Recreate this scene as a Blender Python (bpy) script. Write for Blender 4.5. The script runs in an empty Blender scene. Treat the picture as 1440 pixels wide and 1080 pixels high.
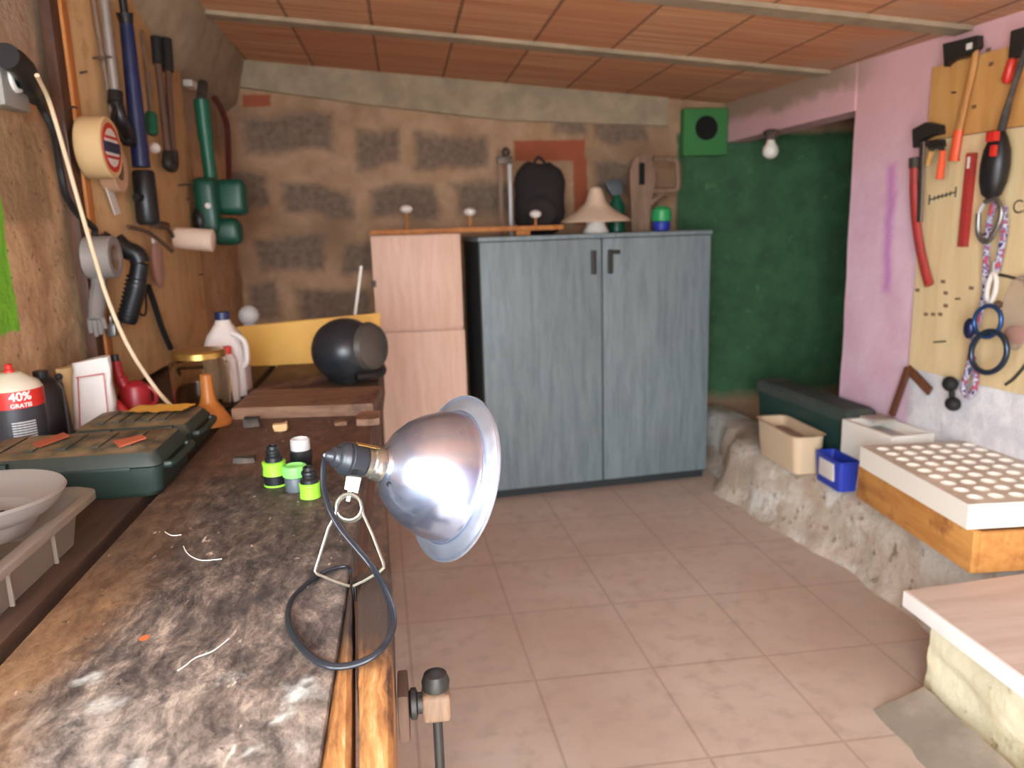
import bpy, bmesh, math, random
from mathutils import Vector, Matrix, noise
random.seed(7)
PI = math.pi
SC = bpy.context.scene
COL = SC.collection
V = Vector

# ------------------------------------------------------------------ camera
F_PX, PITCH, YAW, ROLL = 1090.0, math.radians(11.5), math.radians(7.5), math.radians(1.7)
EYE = V((0, 0, 1.36))
FWD = V((math.sin(YAW)*math.cos(PITCH), math.cos(YAW)*math.cos(PITCH), -math.sin(PITCH)))
_r = V((math.cos(YAW), -math.sin(YAW), 0)); _u = _r.cross(FWD)
RGT = math.cos(ROLL)*_r - math.sin(ROLL)*_u
UPV = math.cos(ROLL)*_u + math.sin(ROLL)*_r
cam_d = bpy.data.cameras.new('camera'); cam = bpy.data.objects.new('camera', cam_d); COL.objects.link(cam)
cam_d.sensor_width = 36; cam_d.lens = F_PX/1440*36; cam_d.clip_start = 0.02
cam.matrix_world = Matrix(((RGT.x, UPV.x, -FWD.x, EYE.x), (RGT.y, UPV.y, -FWD.y, EYE.y), (RGT.z, UPV.z, -FWD.z, EYE.z), (0, 0, 0, 1)))
cam_d.dof.use_dof = True; cam_d.dof.focus_distance = 1.02; cam_d.dof.aperture_fstop = 5.0
SC.camera = cam

# surveying: where the sight line to a point of the photograph meets a real surface of the room
def ray(x, y): return FWD + (x-720)/F_PX*RGT - (y-540)/F_PX*UPV
def onX(x, y, v): r = ray(x, y); return EYE + r*((v-EYE.x)/r.x)
def onY(x, y, v): r = ray(x, y); return EYE + r*((v-EYE.y)/r.y)
def onZ(x, y, v): r = ray(x, y); return EYE + r*((v-EYE.z)/r.z)
WL = -0.865                                      # left wall
BY = 4.40                                       # back wall
WN = V((1, .08, 0)).normalized(); WT = V((-.08, 1, 0)).normalized(); WD = 2.192/V((1, .08, 0)).length   # right wall, a little askew
def onR(x, y, off=0.0): r = ray(x, y); return EYE + r*((WD-off-WN.dot(EYE))/WN.dot(r))
def wr(Y, z, off=0.0):                          # a point of the right wall
    X = (2.192 - .08*Y); return V((X, Y, z)) - WN*off
def onL(x, y, off=0.0): return onX(x, y, WL+off)
def ceil_z(x): return 2.167 - .089*x

# ------------------------------------------------------------------ materials
def lin(h):
    h = h.lstrip('#'); c = [int(h[i:i+2], 16)/255 for i in (0, 2, 4)]
    return tuple((v/12.92 if v <= .04045 else ((v+.055)/1.055)**2.4) for v in c) + (1,)
class NT:
    def __init__(s, name):
        s.m = bpy.data.materials.new(name); s.m.use_nodes = True
        s.t = s.m.node_tree; s.n = s.t.nodes; s.b = s.n['Principled BSDF']; s._co = None
    def co(s):
        if s._co is None: s._co = s.n.new('ShaderNodeTexCoord')
        return s._co.outputs['Object']
    def world(s):
        g = s.n.new('ShaderNodeNewGeometry'); return g.outputs['Position']
    def link(s, a, b): s.t.links.new(a, b)
    def put(s, sock, v):
        if isinstance(v, bpy.types.NodeSocket): s.link(v, sock)
        else: sock.default_value = v
    def math(s, op, a, b=0.0, c=None, clamp=False):
        n = s.n.new('ShaderNodeMath'); n.operation = op; n.use_clamp = clamp
        s.put(n.inputs[0], a); s.put(n.inputs[1], b)
        if c is not None: s.put(n.inputs[2], c)
        return n.outputs[0]
    def vmath(s, op, a, b=(0, 0, 0)):
        n = s.n.new('ShaderNodeVectorMath'); n.operation = op; s.put(n.inputs[0], a); s.put(n.inputs[1], b)
        return n.outputs['Value'] if op in ('LENGTH', 'DOT_PRODUCT', 'DISTANCE') else n.outputs[0]
    def sep(s, v): n = s.n.new('ShaderNodeSeparateXYZ'); s.link(v, n.inputs[0]); return n.outputs
    def noise(s, vec, scale, detail=4, rough=.6, out='Fac', stretch=None):
        if stretch: vec = s.vmath('MULTIPLY', vec, stretch)
        n = s.n.new('ShaderNodeTexNoise'); s.put(n.inputs['Vector'], vec); n.inputs['Scale'].default_value = scale
        n.inputs['Detail'].default_value = detail; n.inputs['Roughness'].default_value = rough
        return n.outputs[out]
    def smooth(s, v, lo, hi, a=0.0, b=1.0):
        n = s.n.new('ShaderNodeMapRange'); n.interpolation_type = 'SMOOTHSTEP'; s.put(n.inputs['Value'], v)
        n.inputs['From Min'].default_value = lo; n.inputs['From Max'].default_value = hi
        n.inputs['To Min'].default_value = a; n.inputs['To Max'].default_value = b
        return n.outputs[0]
    def mix(s, f, a, b):
        n = s.n.new('ShaderNodeMix'); n.data_type = 'RGBA'; s.put(n.inputs['Factor'], f)
        s.put(n.inputs['A'], lin(a) if isinstance(a, str) else a); s.put(n.inputs['B'], lin(b) if isinstance(b, str) else b)
        return n.outputs['Result']
    def ramp(s, f, stops):
        n = s.n.new('ShaderNodeValToRGB'); s.link(f, n.inputs[0]); e = n.color_ramp.elements
        while len(e) < len(stops): e.new(.5)
        for q, (p, c) in zip(e, stops): q.position = p; q.color = lin(c)
        return n.outputs[0]
    def warp(s, vec, scale, amt):
        c = s.noise(vec, scale, 3, .6, 'Color'); d = s.vmath('SUBTRACT', c, (.5, .5, .5))
        return s.vmath('ADD', vec, s.vmath('MULTIPLY', d, (amt, amt, amt)))
    def rects(s, vec, rs, soft=.012):            # 1 inside any of the boxes (centre, half size)
        best = None
        for c, h in rs:
            q = s.sep(s.vmath('SUBTRACT', s.vmath('ABSOLUTE', s.vmath('SUBTRACT', vec, c)), h))
            d = s.math('MAXIMUM', s.math('MAXIMUM', q[0], q[1]), q[2])
            best = d if best is None else s.math('MINIMUM', best, d)
        return s.smooth(best, -soft, soft, 1, 0)
    def bump(s, h, strength=.3, dist=.01):
        n = s.n.new('ShaderNodeBump'); n.inputs['Strength'].default_value = strength; n.inputs['Distance'].default_value = dist
        s.link(h, n.inputs['Height']); s.link(n.outputs[0], s.b.inputs['Normal'])
    def fin(s, col, rough=.8, metal=0.0, spec=None):
        s.put(s.b.inputs['Base Color'], lin(col) if isinstance(col, str) else col); s.put(s.b.inputs['Roughness'], rough)
        s.b.inputs['Metallic'].default_value = metal
        if spec is not None: s.b.inputs['Specular IOR Level'].default_value = spec
        return s.m
def plain(name, col, rough=.6, metal=0.0, var=.12, scale=14, bump=.05, dirt=None, trans=0.0, spec=None):
    n = NT(name); c = lin(col); k = n.noise(n.co(), scale, 4)
    lo = tuple(v*(1-var) for v in c[:3])+(1,); hi = tuple(min(1, v*(1+var)) for v in c[:3])+(1,)
    cc = n.mix(k, lo, hi)
    if dirt: cc = n.mix(n.smooth(n.noise(n.co(), scale*.35, 6, .65), .45, .7), cc, dirt)
    if bump: n.bump(k, bump, .004)
    if trans: n.b.inputs['Transmission Weight'].default_value = trans
    return n.fin(cc, n.math('ADD', n.math('MULTIPLY', k, .15), rough-.07), metal, spec)
def wood(name, a, b, axis=1, scale=6, rough=.65, bump=.15, dirt=None):
    n = NT(name); st = [7, 7, 7]; st[axis] = .6
    k = n.noise(n.warp(n.co(), 3, .05), scale, 6, .65, stretch=tuple(st))
    c = n.mix(n.smooth(k, .3, .7), a, b)
    if dirt: c = n.mix(n.smooth(n.noise(n.co(), 9, 5, .7), .5, .68), c, dirt)
    n.bump(k, bump, .004); return n.fin(c, rough)
def clear(name, col, rough=.2, trans=.8, alpha=1.0, ior=1.3):
    n = NT(name); k = n.noise(n.co(), 20, 3)
    n.b.inputs['Transmission Weight'].default_value = trans; n.b.inputs['IOR'].default_value = ior; n.b.inputs['Alpha'].default_value = alpha
    return n.fin(col, n.math('ADD', n.math('MULTIPLY', k, .12), rough))

M = {}
M['steel'] = plain('worn steel', '#8c8a86', .38, .85, .15, 30)
M['darksteel'] = plain('dark steel', '#3c3936', .5, .6, .2, 30)
M['black'] = plain('black plastic', '#17181a', .42, 0, .2, 25)
M['rubber'] = plain('black rubber', '#1c1b1b', .7, 0, .2, 25)
M['dusty'] = plain('dusty black', '#35302c', .7, 0, .2, 18, dirt='#6a5848')
M['red'] = plain('red paint', '#c22a20', .4, 0, .1, 20)
M['darkred'] = plain('dusty red paint', '#a8332f', .5, 0, .1, 20, dirt='#7d3a30')
M['orange'] = plain('orange rubber', '#e2572c', .5, 0, .1, 20)
M['green'] = plain('green plastic', '#0f5a41', .4, 0, .15, 20)
M['casegreen'] = plain('case green', '#1f2e28', .5, 0, .15, 18, bump=.08)
n = NT('dusty case lid'); co = n.co(); g_ = n.n.new('ShaderNodeNewGeometry'); k = n.noise(co, 16, 5)
c = n.mix(n.math('MULTIPLY', n.smooth(n.sep(g_.outputs['Normal'])[2], .55, .95), n.smooth(k, .25, .6)), '#28322c', '#7f6c52'); n.bump(k, .08, .004); M['casedust'] = n.fin(c, .6)
M['lime'] = plain('lime plastic', '#8fd13a', .4, 0, .08, 20)
M['lightgreen'] = plain('pale green plastic', '#7fcf6a', .4, 0, .08, 20)
M['greyplastic'] = plain('grey plastic', '#4d5458', .45, 0, .12, 20)
M['lightgrey'] = plain('light grey plastic', '#b8b6b4', .5, 0, .08, 20)
M['blue'] = plain('navy blue enamel', '#16224a', .4, 0, .2, 20, dirt='#2a3454')
M['brightblue'] = plain('bright blue plastic', '#2a3fae', .45, 0, .08, 20)
M['white'] = plain('white paper', '#d9d2cc', .8, 0, .05, 20)
M['cream'] = plain('cream tape', '#cfae7c', .7, 0, .08, 20)
M['foam'] = plain('white polystyrene', '#f0ece2', .85, 0, .04, 90, bump=.2)
M['gold'] = plain('gold tin', '#c9a25a', .3, .9, .1, 20)
M['yellow'] = plain('yellow board paint', '#d9a545', .55, 0, .1, 12)
M['leather'] = plain('brown hide', '#5a4030', .7, 0, .2, 20)
M['nail'] = plain('nail iron', '#5c5148', .5, .7, .2, 30)
M['whiteplastic'] = plain('white plastic', '#dcd5cc', .5, 0, .06, 14)

# floor: dusty terracotta tiles
n = NT('terracotta floor tiles'); p = n.sep(n.vmath('ADD', n.co(), (0, 0, 0)))
xr = n.math('ADD', p[0], n.math('MULTIPLY', p[1], .035))
def joint(v, off, per):
    f = n.math('FRACT', n.math('DIVIDE', n.math('SUBTRACT', v, off), per)); d = n.math('MULTIPLY', n.math('MINIMUM', f, n.math('SUBTRACT', 1.0, f)), per)
    return n.smooth(d, .0025, .006, 1, 0)
jt = n.math('MAXIMUM', joint(xr, .3975, .37), joint(p[1], 2.54, .425))
big = n.noise(n.co(), 1.6, 5, .6); fine = n.noise(n.co(), 14, 5, .6)
c = n.mix(n.smooth(big, .3, .7), '#c3ad9d', '#d0c1b3'); c = n.mix(n.smooth(fine, .45, .75), c, '#baa99b')
c = n.mix(n.math('MULTIPLY', jt, .42), c, '#967d70')
n.bump(n.math('SUBTRACT', fine, jt), .12, .003); M['floor'] = n.fin(c, n.smooth(big, .2, .8, .55, .75))

# ceiling: hollow terracotta blocks between concrete joists
n = NT('terracotta ceiling blocks'); p = n.sep(n.co())
f = n.math('FRACT', n.math('DIVIDE', n.math('ADD', p[0], 10.07), .333)); d = n.math('MULTIPLY', n.math('MINIMUM', f, n.math('SUBTRACT', 1.0, f)), .333)
seam = n.smooth(n.math('ADD', d, n.math('MULTIPLY', n.noise(n.co(), 12, 3), -.008)), -.001, .006, 1, 0)
cell = n.vmath('ADD', (0, 0, 0), (0, 0, 0))
cx_ = n.math('FLOOR', n.math('DIVIDE', n.math('ADD', p[0], 10.07), .333)); cy_ = n.math('FLOOR', n.math('DIVIDE', n.math('ADD', p[1], 9.54), .815))
wn = n.n.new('ShaderNodeTexWhiteNoise'); wn.noise_dimensions = '2D'
cb = n.n.new('ShaderNodeCombineXYZ'); n.link(cx_, cb.inputs[0]); n.link(cy_, cb.inputs[1]); n.link(cb.outputs[0], wn.inputs['Vector'])
rib = n.noise(n.co(), 4, 3, .6, stretch=(.25, 9, 1))
c = n.mix(wn.outputs['Value'], '#cb8f66', '#d9aa80'); c = n.mix(n.smooth(rib, .35, .7), c, '#bb7a54')
c = n.mix(n.smooth(n.math('ADD', n.noise(n.co(), 1.7, 6, .6), n.math('MULTIPLY', n.smooth(p[0], .9, 1.8), .16)), .6, .72), c, '#b98e72')
c = n.mix(n.math('MULTIPLY', seam, .8), c, '#6e4630'); n.bump(rib, .25, .006); M['ceiling'] = n.fin(c, .85)
n = NT('concrete joist'); k = n.noise(n.co(), 8, 6); M['joist'] = n.fin(n.mix(n.smooth(k, .3, .7), '#8f7f68', '#a8977d'), .9)

# back wall: cement blocks half covered with mortar; green paint on its right end
n = NT('mortared block wall'); co = n.world(); w = n.warp(n.warp(co, 3.2, .16), 14, .035)
def R(x0, x1, z0, z1): return (((x0+x1)/2, BY, (z0+z1)/2), ((x1-x0)/2, .5, (z1-z0)/2))
blocks = [R(-.82, -.34, 1.78, 1.98), R(-.23, .01, 1.71, 1.89), R(.09, .46, 1.67, 1.86), R(-.63, -.27, 1.45, 1.60), R(-.17, .2, 1.43, 1.59),
          R(-.79, -.44, 1.16, 1.33), R(.86, 1.03, 1.84, 1.96), R(1.09, 1.40, 1.82, 1.95), R(-.88, -.72, 1.5, 1.68), R(-.33, .1, 1.14, 1.30), R(.3, .62, 1.44, 1.58),
          R(-.6, -.2, .86, 1.05), R(-.86, -.7, .88, 1.1), R(-.12, .3, .86, 1.05), R(1.1, 1.4, 1.5, 1.7)]
bm_ = n.rects(w, blocks, .03); terr = n.rects(n.warp(co, 18, .02), [R(.63, 1.03, 1.71, 1.82), R(.96, 1.04, 1.36, 1.72), R(-.79, -.65, 2.01, 2.07)], .008)
k = n.noise(co, 7, 6, .65); k2 = n.noise(co, 30, 4, .6)
mort = n.mix(n.smooth(k, .3, .7), '#a58361', '#b8977a'); mort = n.mix(n.smooth(n.noise(co, 2.2, 4), .45, .7), mort, '#8e7057')
blk = n.mix(n.smooth(k2, .3, .7), '#66564a', '#7f6c5c')
c = n.mix(n.math('MULTIPLY', bm_, .9), mort, blk); c = n.mix(terr, c, '#9a5236')
gx = n.sep(n.warp(co, 5, .07))
gm = n.math('MULTIPLY', n.smooth(gx[0], 1.545, 1.575), n.smooth(gx[2], .26, .36)); gm = n.math('MULTIPLY', gm, n.smooth(gx[2], 1.82, 1.86, 1, 0))
grn = n.mix(n.smooth(k, .3, .7), '#35573a', '#416a46')
grn = n.mix(n.smooth(n.noise(co, 12, 5, .7), .6, .72), grn, '#4a7a50')
c = n.mix(gm, c, grn); n.bump(n.math('SUBTRACT', k, n.math('MULTIPLY', bm_, .6)), .5, .03); M['backwall'] = n.fin(c, .92)

# left wall: sandy plaster worn to the blocks, a slap of bright green paint
n = NT('worn plaster wall'); co = n.world(); w = n.warp(n.warp(co, 5, .08), 20, .03)
def L(y0, y1, z0, z1): return ((WL, (y0+y1)/2, (z0+z1)/2), (.5, (y1-y0)/2, (z1-z0)/2))
k = n.noise(co, 8, 6, .65); k2 = n.noise(co, 40, 4, .6)
pl = n.mix(n.smooth(k, .3, .7), '#b08b62', '#c6a37c'); pl = n.mix(n.smooth(n.noise(co, 2.5, 4), .45, .65), pl, '#a2805c')
pl = n.mix(n.smooth(n.sep(n.warp(co, 3, .15))[2], 1.70, 1.86), pl, '#a38c74')
c = n.mix(n.math('MULTIPLY', n.rects(w, [L(1.9, 2.16, 1.40, 1.62), L(2.0, 2.2, 1.0, 1.12), L(1.2, 1.6, 1.4, 1.62), L(3.75, 4.1, 1.3, 1.5), L(3.8, 4.2, 1.75, 1.95)], .02), .7), pl, '#8a7050')
c = n.mix(n.smooth(k2, .62, .7), c, '#6e5236')
c = n.mix(n.rects(n.warp(n.warp(co, 4, .04), 16, .025), [L(1.55, 1.9, 1.16, 1.56)], .006), c, '#6fae25')
n.bump(k, .5, .03); M['leftwall'] = n.fin(c, .92)

# right wall: pink limewash, a purple smear, whitewash near the ledge
n = NT('pink limewash wall'); co = n.world(); w = n.warp(n.warp(co, 4, .05), 18, .02)
k = n.noise(co, 5, 6, .6)
pk = n.mix(n.smooth(k, .3, .7), '#d8b0c2', '#e2c2d0'); pk = n.mix(n.smooth(n.sep(n.warp(co, 3, .3))[2], 1.35, 1.85), pk, '#d8aaac')
def RW(y0, y1, z0, z1): return ((2.192-.08*(y0+y1)/2, (y0+y1)/2, (z0+z1)/2), (.5, (y1-y0)/2, (z1-z0)/2))
sm = n.rects(n.warp(co, 6, .06), [RW(2.955, 3.0, 1.05, 1.45), RW(2.97, 3.01, 1.3, 1.55)], .03)
c = n.mix(n.math('MULTIPLY', sm, .75), pk, '#bb62b6')
ps = n.sep(n.warp(n.warp(co, 5, .1), 18, .04)); ww = n.math('MULTIPLY', n.smooth(ps[2], .76, .80, 1, 0), n.smooth(ps[1], 2.78, 2.83, 1, 0))
c = n.mix(ww, c, n.mix(n.smooth(n.noise(co, 9, 5), .35, .65), '#cfcdd2', '#e8e6e6'))
c = n.mix(n.math('MULTIPLY', n.smooth(ps[2], 1.86, 1.93), n.smooth(ps[1], 3.0, 3.4)), c, '#a08672')
n.bump(n.math('ADD', k, n.math('MULTIPLY', n.noise(co, 14, 5), ww)), .5, .02); M['rightwall'] = n.fin(c, .9)
M['alcove'] = plain('alcove green paint', '#33513a', .9, 0, .12, 5)
M['ventgreen'] = plain('green painted vent', '#3a7a40', .8, 0, .1, 10)
M['hole'] = plain('black hole', '#0d0b0a', .95, 0, .1, 5)

# ledge of stones and whitewashed mortar
n = NT('rough stone and mortar'); co = n.world(); k = n.noise(co, 6, 6, .65); k2 = n.noise(co, 22, 5, .6)
c = n.mix(n.smooth(k, .35, .65), '#b3a08c', '#cfc3b2'); c = n.mix(n.smooth(n.noise(co, 3.3, 5), .5, .62), c, '#dcd8ce'); c = n.mix(n.smooth(k2, .58, .72), c, '#85705a')
n.bump(n.math('ADD', k, k2), .6, .02); M['stone'] = n.fin(c, .92)
n = NT('pale limestone'); co = n.world(); k = n.noise(co, 4, 6, .65); k2 = n.noise(co, 18, 5, .6)
c = n.mix(n.smooth(k, .4, .6), '#d9caa0', '#e6dcbc'); c = n.mix(n.smooth(n.noise(co, 5.3, 5), .56, .66), c, '#c2b28c'); c = n.mix(n.smooth(k2, .62, .75), c, '#a8946c')
n.bump(n.math('ADD', k, k2), .5, .015); M['limestone'] = n.fin(c, .9)

# bench top: scuffed, stained work surface
n = NT('stained bench top'); co = n.world(); g = n.noise(n.warp(n.warp(co, 4, .10), 40, .012), 17, 10, .78, stretch=(2.4, 1, 1)); big = n.noise(co, 3.2, 5, .6); fine = n.noise(co, 60, 5, .7)
c = n.ramp(g, [(.34, '#231d1b'), (.45, '#4a403a'), (.55, '#6e6056'), (.66, '#a39382')])
ps = n.sep(n.warp(n.warp(co, 6, .14), 30, .03))
brown = n.mix(n.smooth(g, .3, .7), '#5c3f2b', '#87643f')
c = n.mix(n.math('MULTIPLY', n.smooth(ps[0], -.42, -.34, 1, 0), .85), c, brown)
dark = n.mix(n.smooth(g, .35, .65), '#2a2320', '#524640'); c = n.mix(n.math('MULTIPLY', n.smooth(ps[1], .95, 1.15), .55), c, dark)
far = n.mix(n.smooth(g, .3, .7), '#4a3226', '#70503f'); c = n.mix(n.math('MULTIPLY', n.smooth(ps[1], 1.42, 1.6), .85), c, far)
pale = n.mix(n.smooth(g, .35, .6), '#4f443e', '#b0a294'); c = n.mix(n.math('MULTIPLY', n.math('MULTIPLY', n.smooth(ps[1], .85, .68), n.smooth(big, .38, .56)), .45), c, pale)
def spots(lst, wv, soft):
    best = None
    for (x, y, r) in lst:
        d = n.math('SUBTRACT', n.vmath('DISTANCE', wv, (x, y, .9)), r); best = d if best is None else n.math('MINIMUM', best, d)
    return n.smooth(best, -soft, soft, 1, 0)
wv = n.warp(n.warp(co, 14, .10), 50, .03)
P_ = [onZ(430, 975, .9), onZ(405, 1000, .9), onZ(120, 955, .9), onZ(140, 990, .9), onZ(330, 950, .9), onZ(210, 1065, .9), onZ(395, 1040, .9), onZ(360, 1060, .9)]
wt = spots([(q.x, q.y, r) for q, r in zip(P_, (.014, .008, .004, .005, .002, .006, .003, .003))], wv, .014)
c = n.mix(n.math('MULTIPLY', wt, .9), c, '#c9ccc4')
q = onZ(203, 897, .9); c = n.mix(spots([(q.x, q.y, .006)], n.warp(co, 40, .012), .002), c, '#c9622f')
q2 = [onZ(330, 850, .9), onZ(345, 838, .9), onZ(300, 866, .9)]
c = n.mix(n.math('MULTIPLY', spots([(q_.x, q_.y, .03) for q_ in q2], wv, .03), .7), c, '#2e2728')
c = n.mix(n.smooth(fine, .60, .72), c, '#1f1a18'); c = n.mix(n.smooth(n.noise(co, 45, 4, .6, stretch=(1.5, .5, 1)), .66, .76), c, '#cdbfae')
n.bump(n.math('ADD', g, n.math('MULTIPLY', fine, .6)), .5, .006); M['bench'] = n.fin(c, n.smooth(big, .3, .7, .55, .8))
n = NT('split beam wood'); co = n.world(); g = n.noise(n.warp(co, 5, .04), 7, 7, .7, stretch=(9, 1, 5)); big = n.noise(co, 7, 5, .65)
c = n.ramp(g, [(.32, '#4a2f1a'), (.44, '#9a683a'), (.56, '#bb8850'), (.7, '#d6b184')])
ps = n.sep(n.warp(co, 12, .12)); c = n.mix(n.math('MULTIPLY', n.smooth(ps[1], .76, .86), n.smooth(big, .30, .46)), c, '#43342a')
c = n.mix(n.smooth(n.noise(co, 26, 5, .7, stretch=(1, .5, 1)), .62, .7), c, '#2e2018'); n.bump(g, .5, .008); M['beamwood'] = n.fin(c, .6)
M['benchdark'] = wood('dark bench wood', '#4a2f20', '#6e4a33', 1, dirt='#3a261b')
M['rearplank'] = wood('dark rear plank wood', '#33231a', '#4d3628', 1, dirt='#2a1d15')
M['mortar'] = plain('dusty grey mortar', '#93887a', .95, 0, .15, 8, bump=.4, dirt='#b3a796')
M['plank'] = wood('dusty plank', '#6a4a36', '#8d6a50', 0, dirt='#5a3f2f')
M['ply'] = wood('pale plywood', '#d3b98a', '#dfc99c', 2, 3, .8, .05)
M['plytop'] = wood('orange plywood', '#c08848', '#cc9a5a', 2, 3, .8, .05)
M['plyleft'] = wood('left board plywood', '#c49d6c', '#d0ad7c', 2, 3, .8, .05, dirt='#b8925f')
M['batten'] = wood('orange batten', '#a8642f', '#c4803f', 2)
M['shadestrip'] = wood('shaded gap strip', '#43281a', '#5a3723', 2)  # shade of the gap beside the board, put into the colour
M['pine'] = wood('orange pine', '#a8622c', '#c98542', 1, 5)
M['boxwood'] = wood('honey box wood', '#b87a3c', '#d0964f', 1, 4, dirt='#9a6230')
M['ash'] = wood('axe handle wood', '#a86f38', '#c08a4c', 2)
M['cabgrey'] = wood('blue grey laminate', '#69767a', '#7f8c90', 2, 5, .5, .03)
M['cabbeige'] = wood('beige laminate', '#cfa78f', '#dcb8a2', 2, 5, .55, .03)
M['cabin'] = plain('dark cabinet carcass', '#2b2e30', .7, 0, .1, 10)
M['panel'] = wood('pinkish laminate', '#c8b6a8', '#d9cabe', 0, 3, .5, .03)
M['whiteedge'] = plain('white melamine edge', '#fbf9f4', .5, 0, .02, 20)
M['bracketwood'] = wood('grey brown wood', '#6b5340', '#8a6e57', 2)
M['brownwood'] = wood('brown stick wood', '#5a3320', '#74462c', 2)

# lamp metals
n = NT('spun aluminium'); co = n.co(); k = n.noise(co, 9, 5, .6); k2 = n.noise(co, 28, 5, .6)
n.bump(n.noise(co, 5, 2, .4), .10, .012)
M['alu'] = n.fin(n.mix(n.smooth(k2, .35, .7), '#bccae6', '#b2bfdb'), n.smooth(k2, .1, .95, .19, .30), .95)
n = NT('dull aluminium rim'); k = n.noise(n.co(), 40, 4); n.bump(k, .05, .004); M['rim'] = n.fin(n.mix(k, '#b4bccb', '#c8cfdc'), n.smooth(k, .3, .7, .30, .42), .85)
M['chrome'] = plain('plated steel', '#a9a89f', .25, .9, .06, 30)
M['wire'] = plain('bright wire', '#a19e90', .3, .85, .1, 30)
M['socketblack'] = plain('black bakelite', '#26292e', .32, 0, .15, 30)
M['cord'] = plain('black cord', '#22252b', .3, 0, .1, 30)

# glass and translucent plastics
M['glass'] = clear('jar glass', '#e6ddd0', .0, 1.0, 1.0, 1.18)
M['tub'] = clear('cloudy plastic', '#b9aea6', .28, .65, .8, 1.15)
M['boxplastic'] = clear('cloudy box plastic', '#cbbcae', .3, .8, .8, 1.1)
M['jug'] = clear('milky jug plastic', '#d9cdc6', .5, .2)
M['bag'] = clear('clear bag', '#e4d8cc', .15, .7, .55)
M['amber'] = clear('amber plastic', '#c47a3a', .3, .35)

# ------------------------------------------------------------------ mesh helpers
def nb(): return bmesh.new()
def box(a, b, bev=0.0, bm=None, seg=2):
    bm = bm or nb(); lo = V((min(a[i], b[i]) for i in range(3))); hi = V((max(a[i], b[i]) for i in range(3)))
    return obox((lo+hi)/2, (V((1, 0, 0)), V((0, 1, 0)), V((0, 0, 1))), (hi-lo)/2, bev, bm, seg)
def obox(c, ax, h, bev=0.0, bm=None, seg=2):
    bm = bm or nb(); c = V(c)
    vs = [bm.verts.new(c + ax[0]*h[0]*sx + ax[1]*h[1]*sy + ax[2]*h[2]*sz) for sx in (-1, 1) for sy in (-1, 1) for sz in (-1, 1)]
    fs = [bm.faces.new([vs[i] for i in q]) for q in ((0, 1, 3, 2), (4, 6, 7, 5), (0, 4, 5, 1), (2, 3, 7, 6), (0, 2, 6, 4), (1, 5, 7, 3))]
    if bev > 0:
        es = list({e for f in fs for e in f.edges}); bmesh.ops.bevel(bm, geom=es, offset=bev, segments=seg, affect='EDGES', profile=.6)
    return bm
def frame(d):
    d = V(d).normalized(); a = V((0, 0, 1)) if abs(d.z) < .9 else V((1, 0, 0)); u = d.cross(a).normalized(); return u, d.cross(u).normalized(), d
def lathe(o, d, prof, seg=28, bm=None, ell=1.0, cap=True):
    bm = bm or nb(); u, v, d = frame(d); o = V(o); rings = []
    for h, r in prof:
        if r < 1e-5: rings.append([bm.verts.new(o+d*h)])
        else: rings.append([bm.verts.new(o+d*h+u*r*math.cos(2*PI*i/seg)+v*r*ell*math.sin(2*PI*i/seg)) for i in range(seg)])
    for A, B in zip(rings, rings[1:]):
        for i in range(seg):
            j = (i+1) % seg
            if len(A) == 1 and len(B) == 1: continue
            if len(A) == 1: bm.faces.new((A[0], B[j], B[i]))
            elif len(B) == 1: bm.faces.new((A[i], A[j], B[0]))
            else: bm.faces.new((A[i], A[j], B[j], B[i]))
    if cap:
        for q in (rings[0], rings[-1]):
            if len(q) > 1:
                try: bm.faces.new(q)
                except ValueError: pass
    return bm
def cyl(a, b, r, r2=None, seg=20, bm=None):
    a, b = V(a), V(b); l = (b-a).length; return lathe(a, b-a, [(0, r), (l, r if r2 is None else r2)], seg, bm)
def ball(c, r, bm=None, seg=20, rings=10):
    bm = bm or nb(); rx, ry, rz = (r, r, r) if not hasattr(r, '__len__') else r
    m = Matrix.Translation(V(c)) @ Matrix.Diagonal((rx, ry, rz, 1)); bmesh.ops.create_uvsphere(bm, u_segments=seg, v_segments=rings, radius=1, matrix=m); return bm
def spline(pts, n=8, closed=False):
    P = [V(p) for p in pts]; out = []; N = len(P)
    for i in range(N if closed else N-1):
        a = P[(i-1) % N] if closed or i > 0 else P[0]; b = P[i]; c = P[(i+1) % N]; d = P[(i+2) % N] if closed or i+2 < N else P[-1]
        for k in range(n):
            t = k/n; out.append(.5*((2*b)+(c-a)*t+(2*a-5*b+4*c-d)*t*t+(3*b-a-3*c+d)*t**3))
    if not closed: out.append(P[-1])
    return out
def tube(pts, r, seg=10, closed=False, n=8, bm=None, flat=1.0, lobe=0.0):
    bm = bm or nb(); P = spline(pts, n, closed) if n else [V(p) for p in pts]; N = len(P); rings = []; u = None
    for i, p in enumerate(P):
        t = (P[(i+1) % N]-P[i-1]) if closed else (P[min(i+1, N-1)]-P[max(i-1, 0)])
        if t.length < 1e-9: t = V((0, 0, 1))
        t.normalize()
        if u is None: u = frame(t)[0]
        u = (u-t*u.dot(t)); u = u.normalized() if u.length > 1e-6 else frame(t)[0]; v = t.cross(u)
        rr = r[min(int(i/max(1, N-1)*(len(r)-1)), len(r)-1)] if hasattr(r, '__len__') else r
        rings.append([bm.verts.new(p+(u*math.cos(2*PI*k/seg)+v*flat*math.sin(2*PI*k/seg))*rr*(1+lobe*math.cos(4*PI*k/seg))) for k in range(seg)])
    for i in range(N if closed else N-1):
        A, B = rings[i], rings[(i+1) % N]
        for k in range(seg): bm.faces.new((A[k], A[(k+1) % seg], B[(k+1) % seg], B[k]))
    if not closed: bm.faces.new(rings[0][::-1]); bm.faces.new(rings[-1])
    return bm
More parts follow.
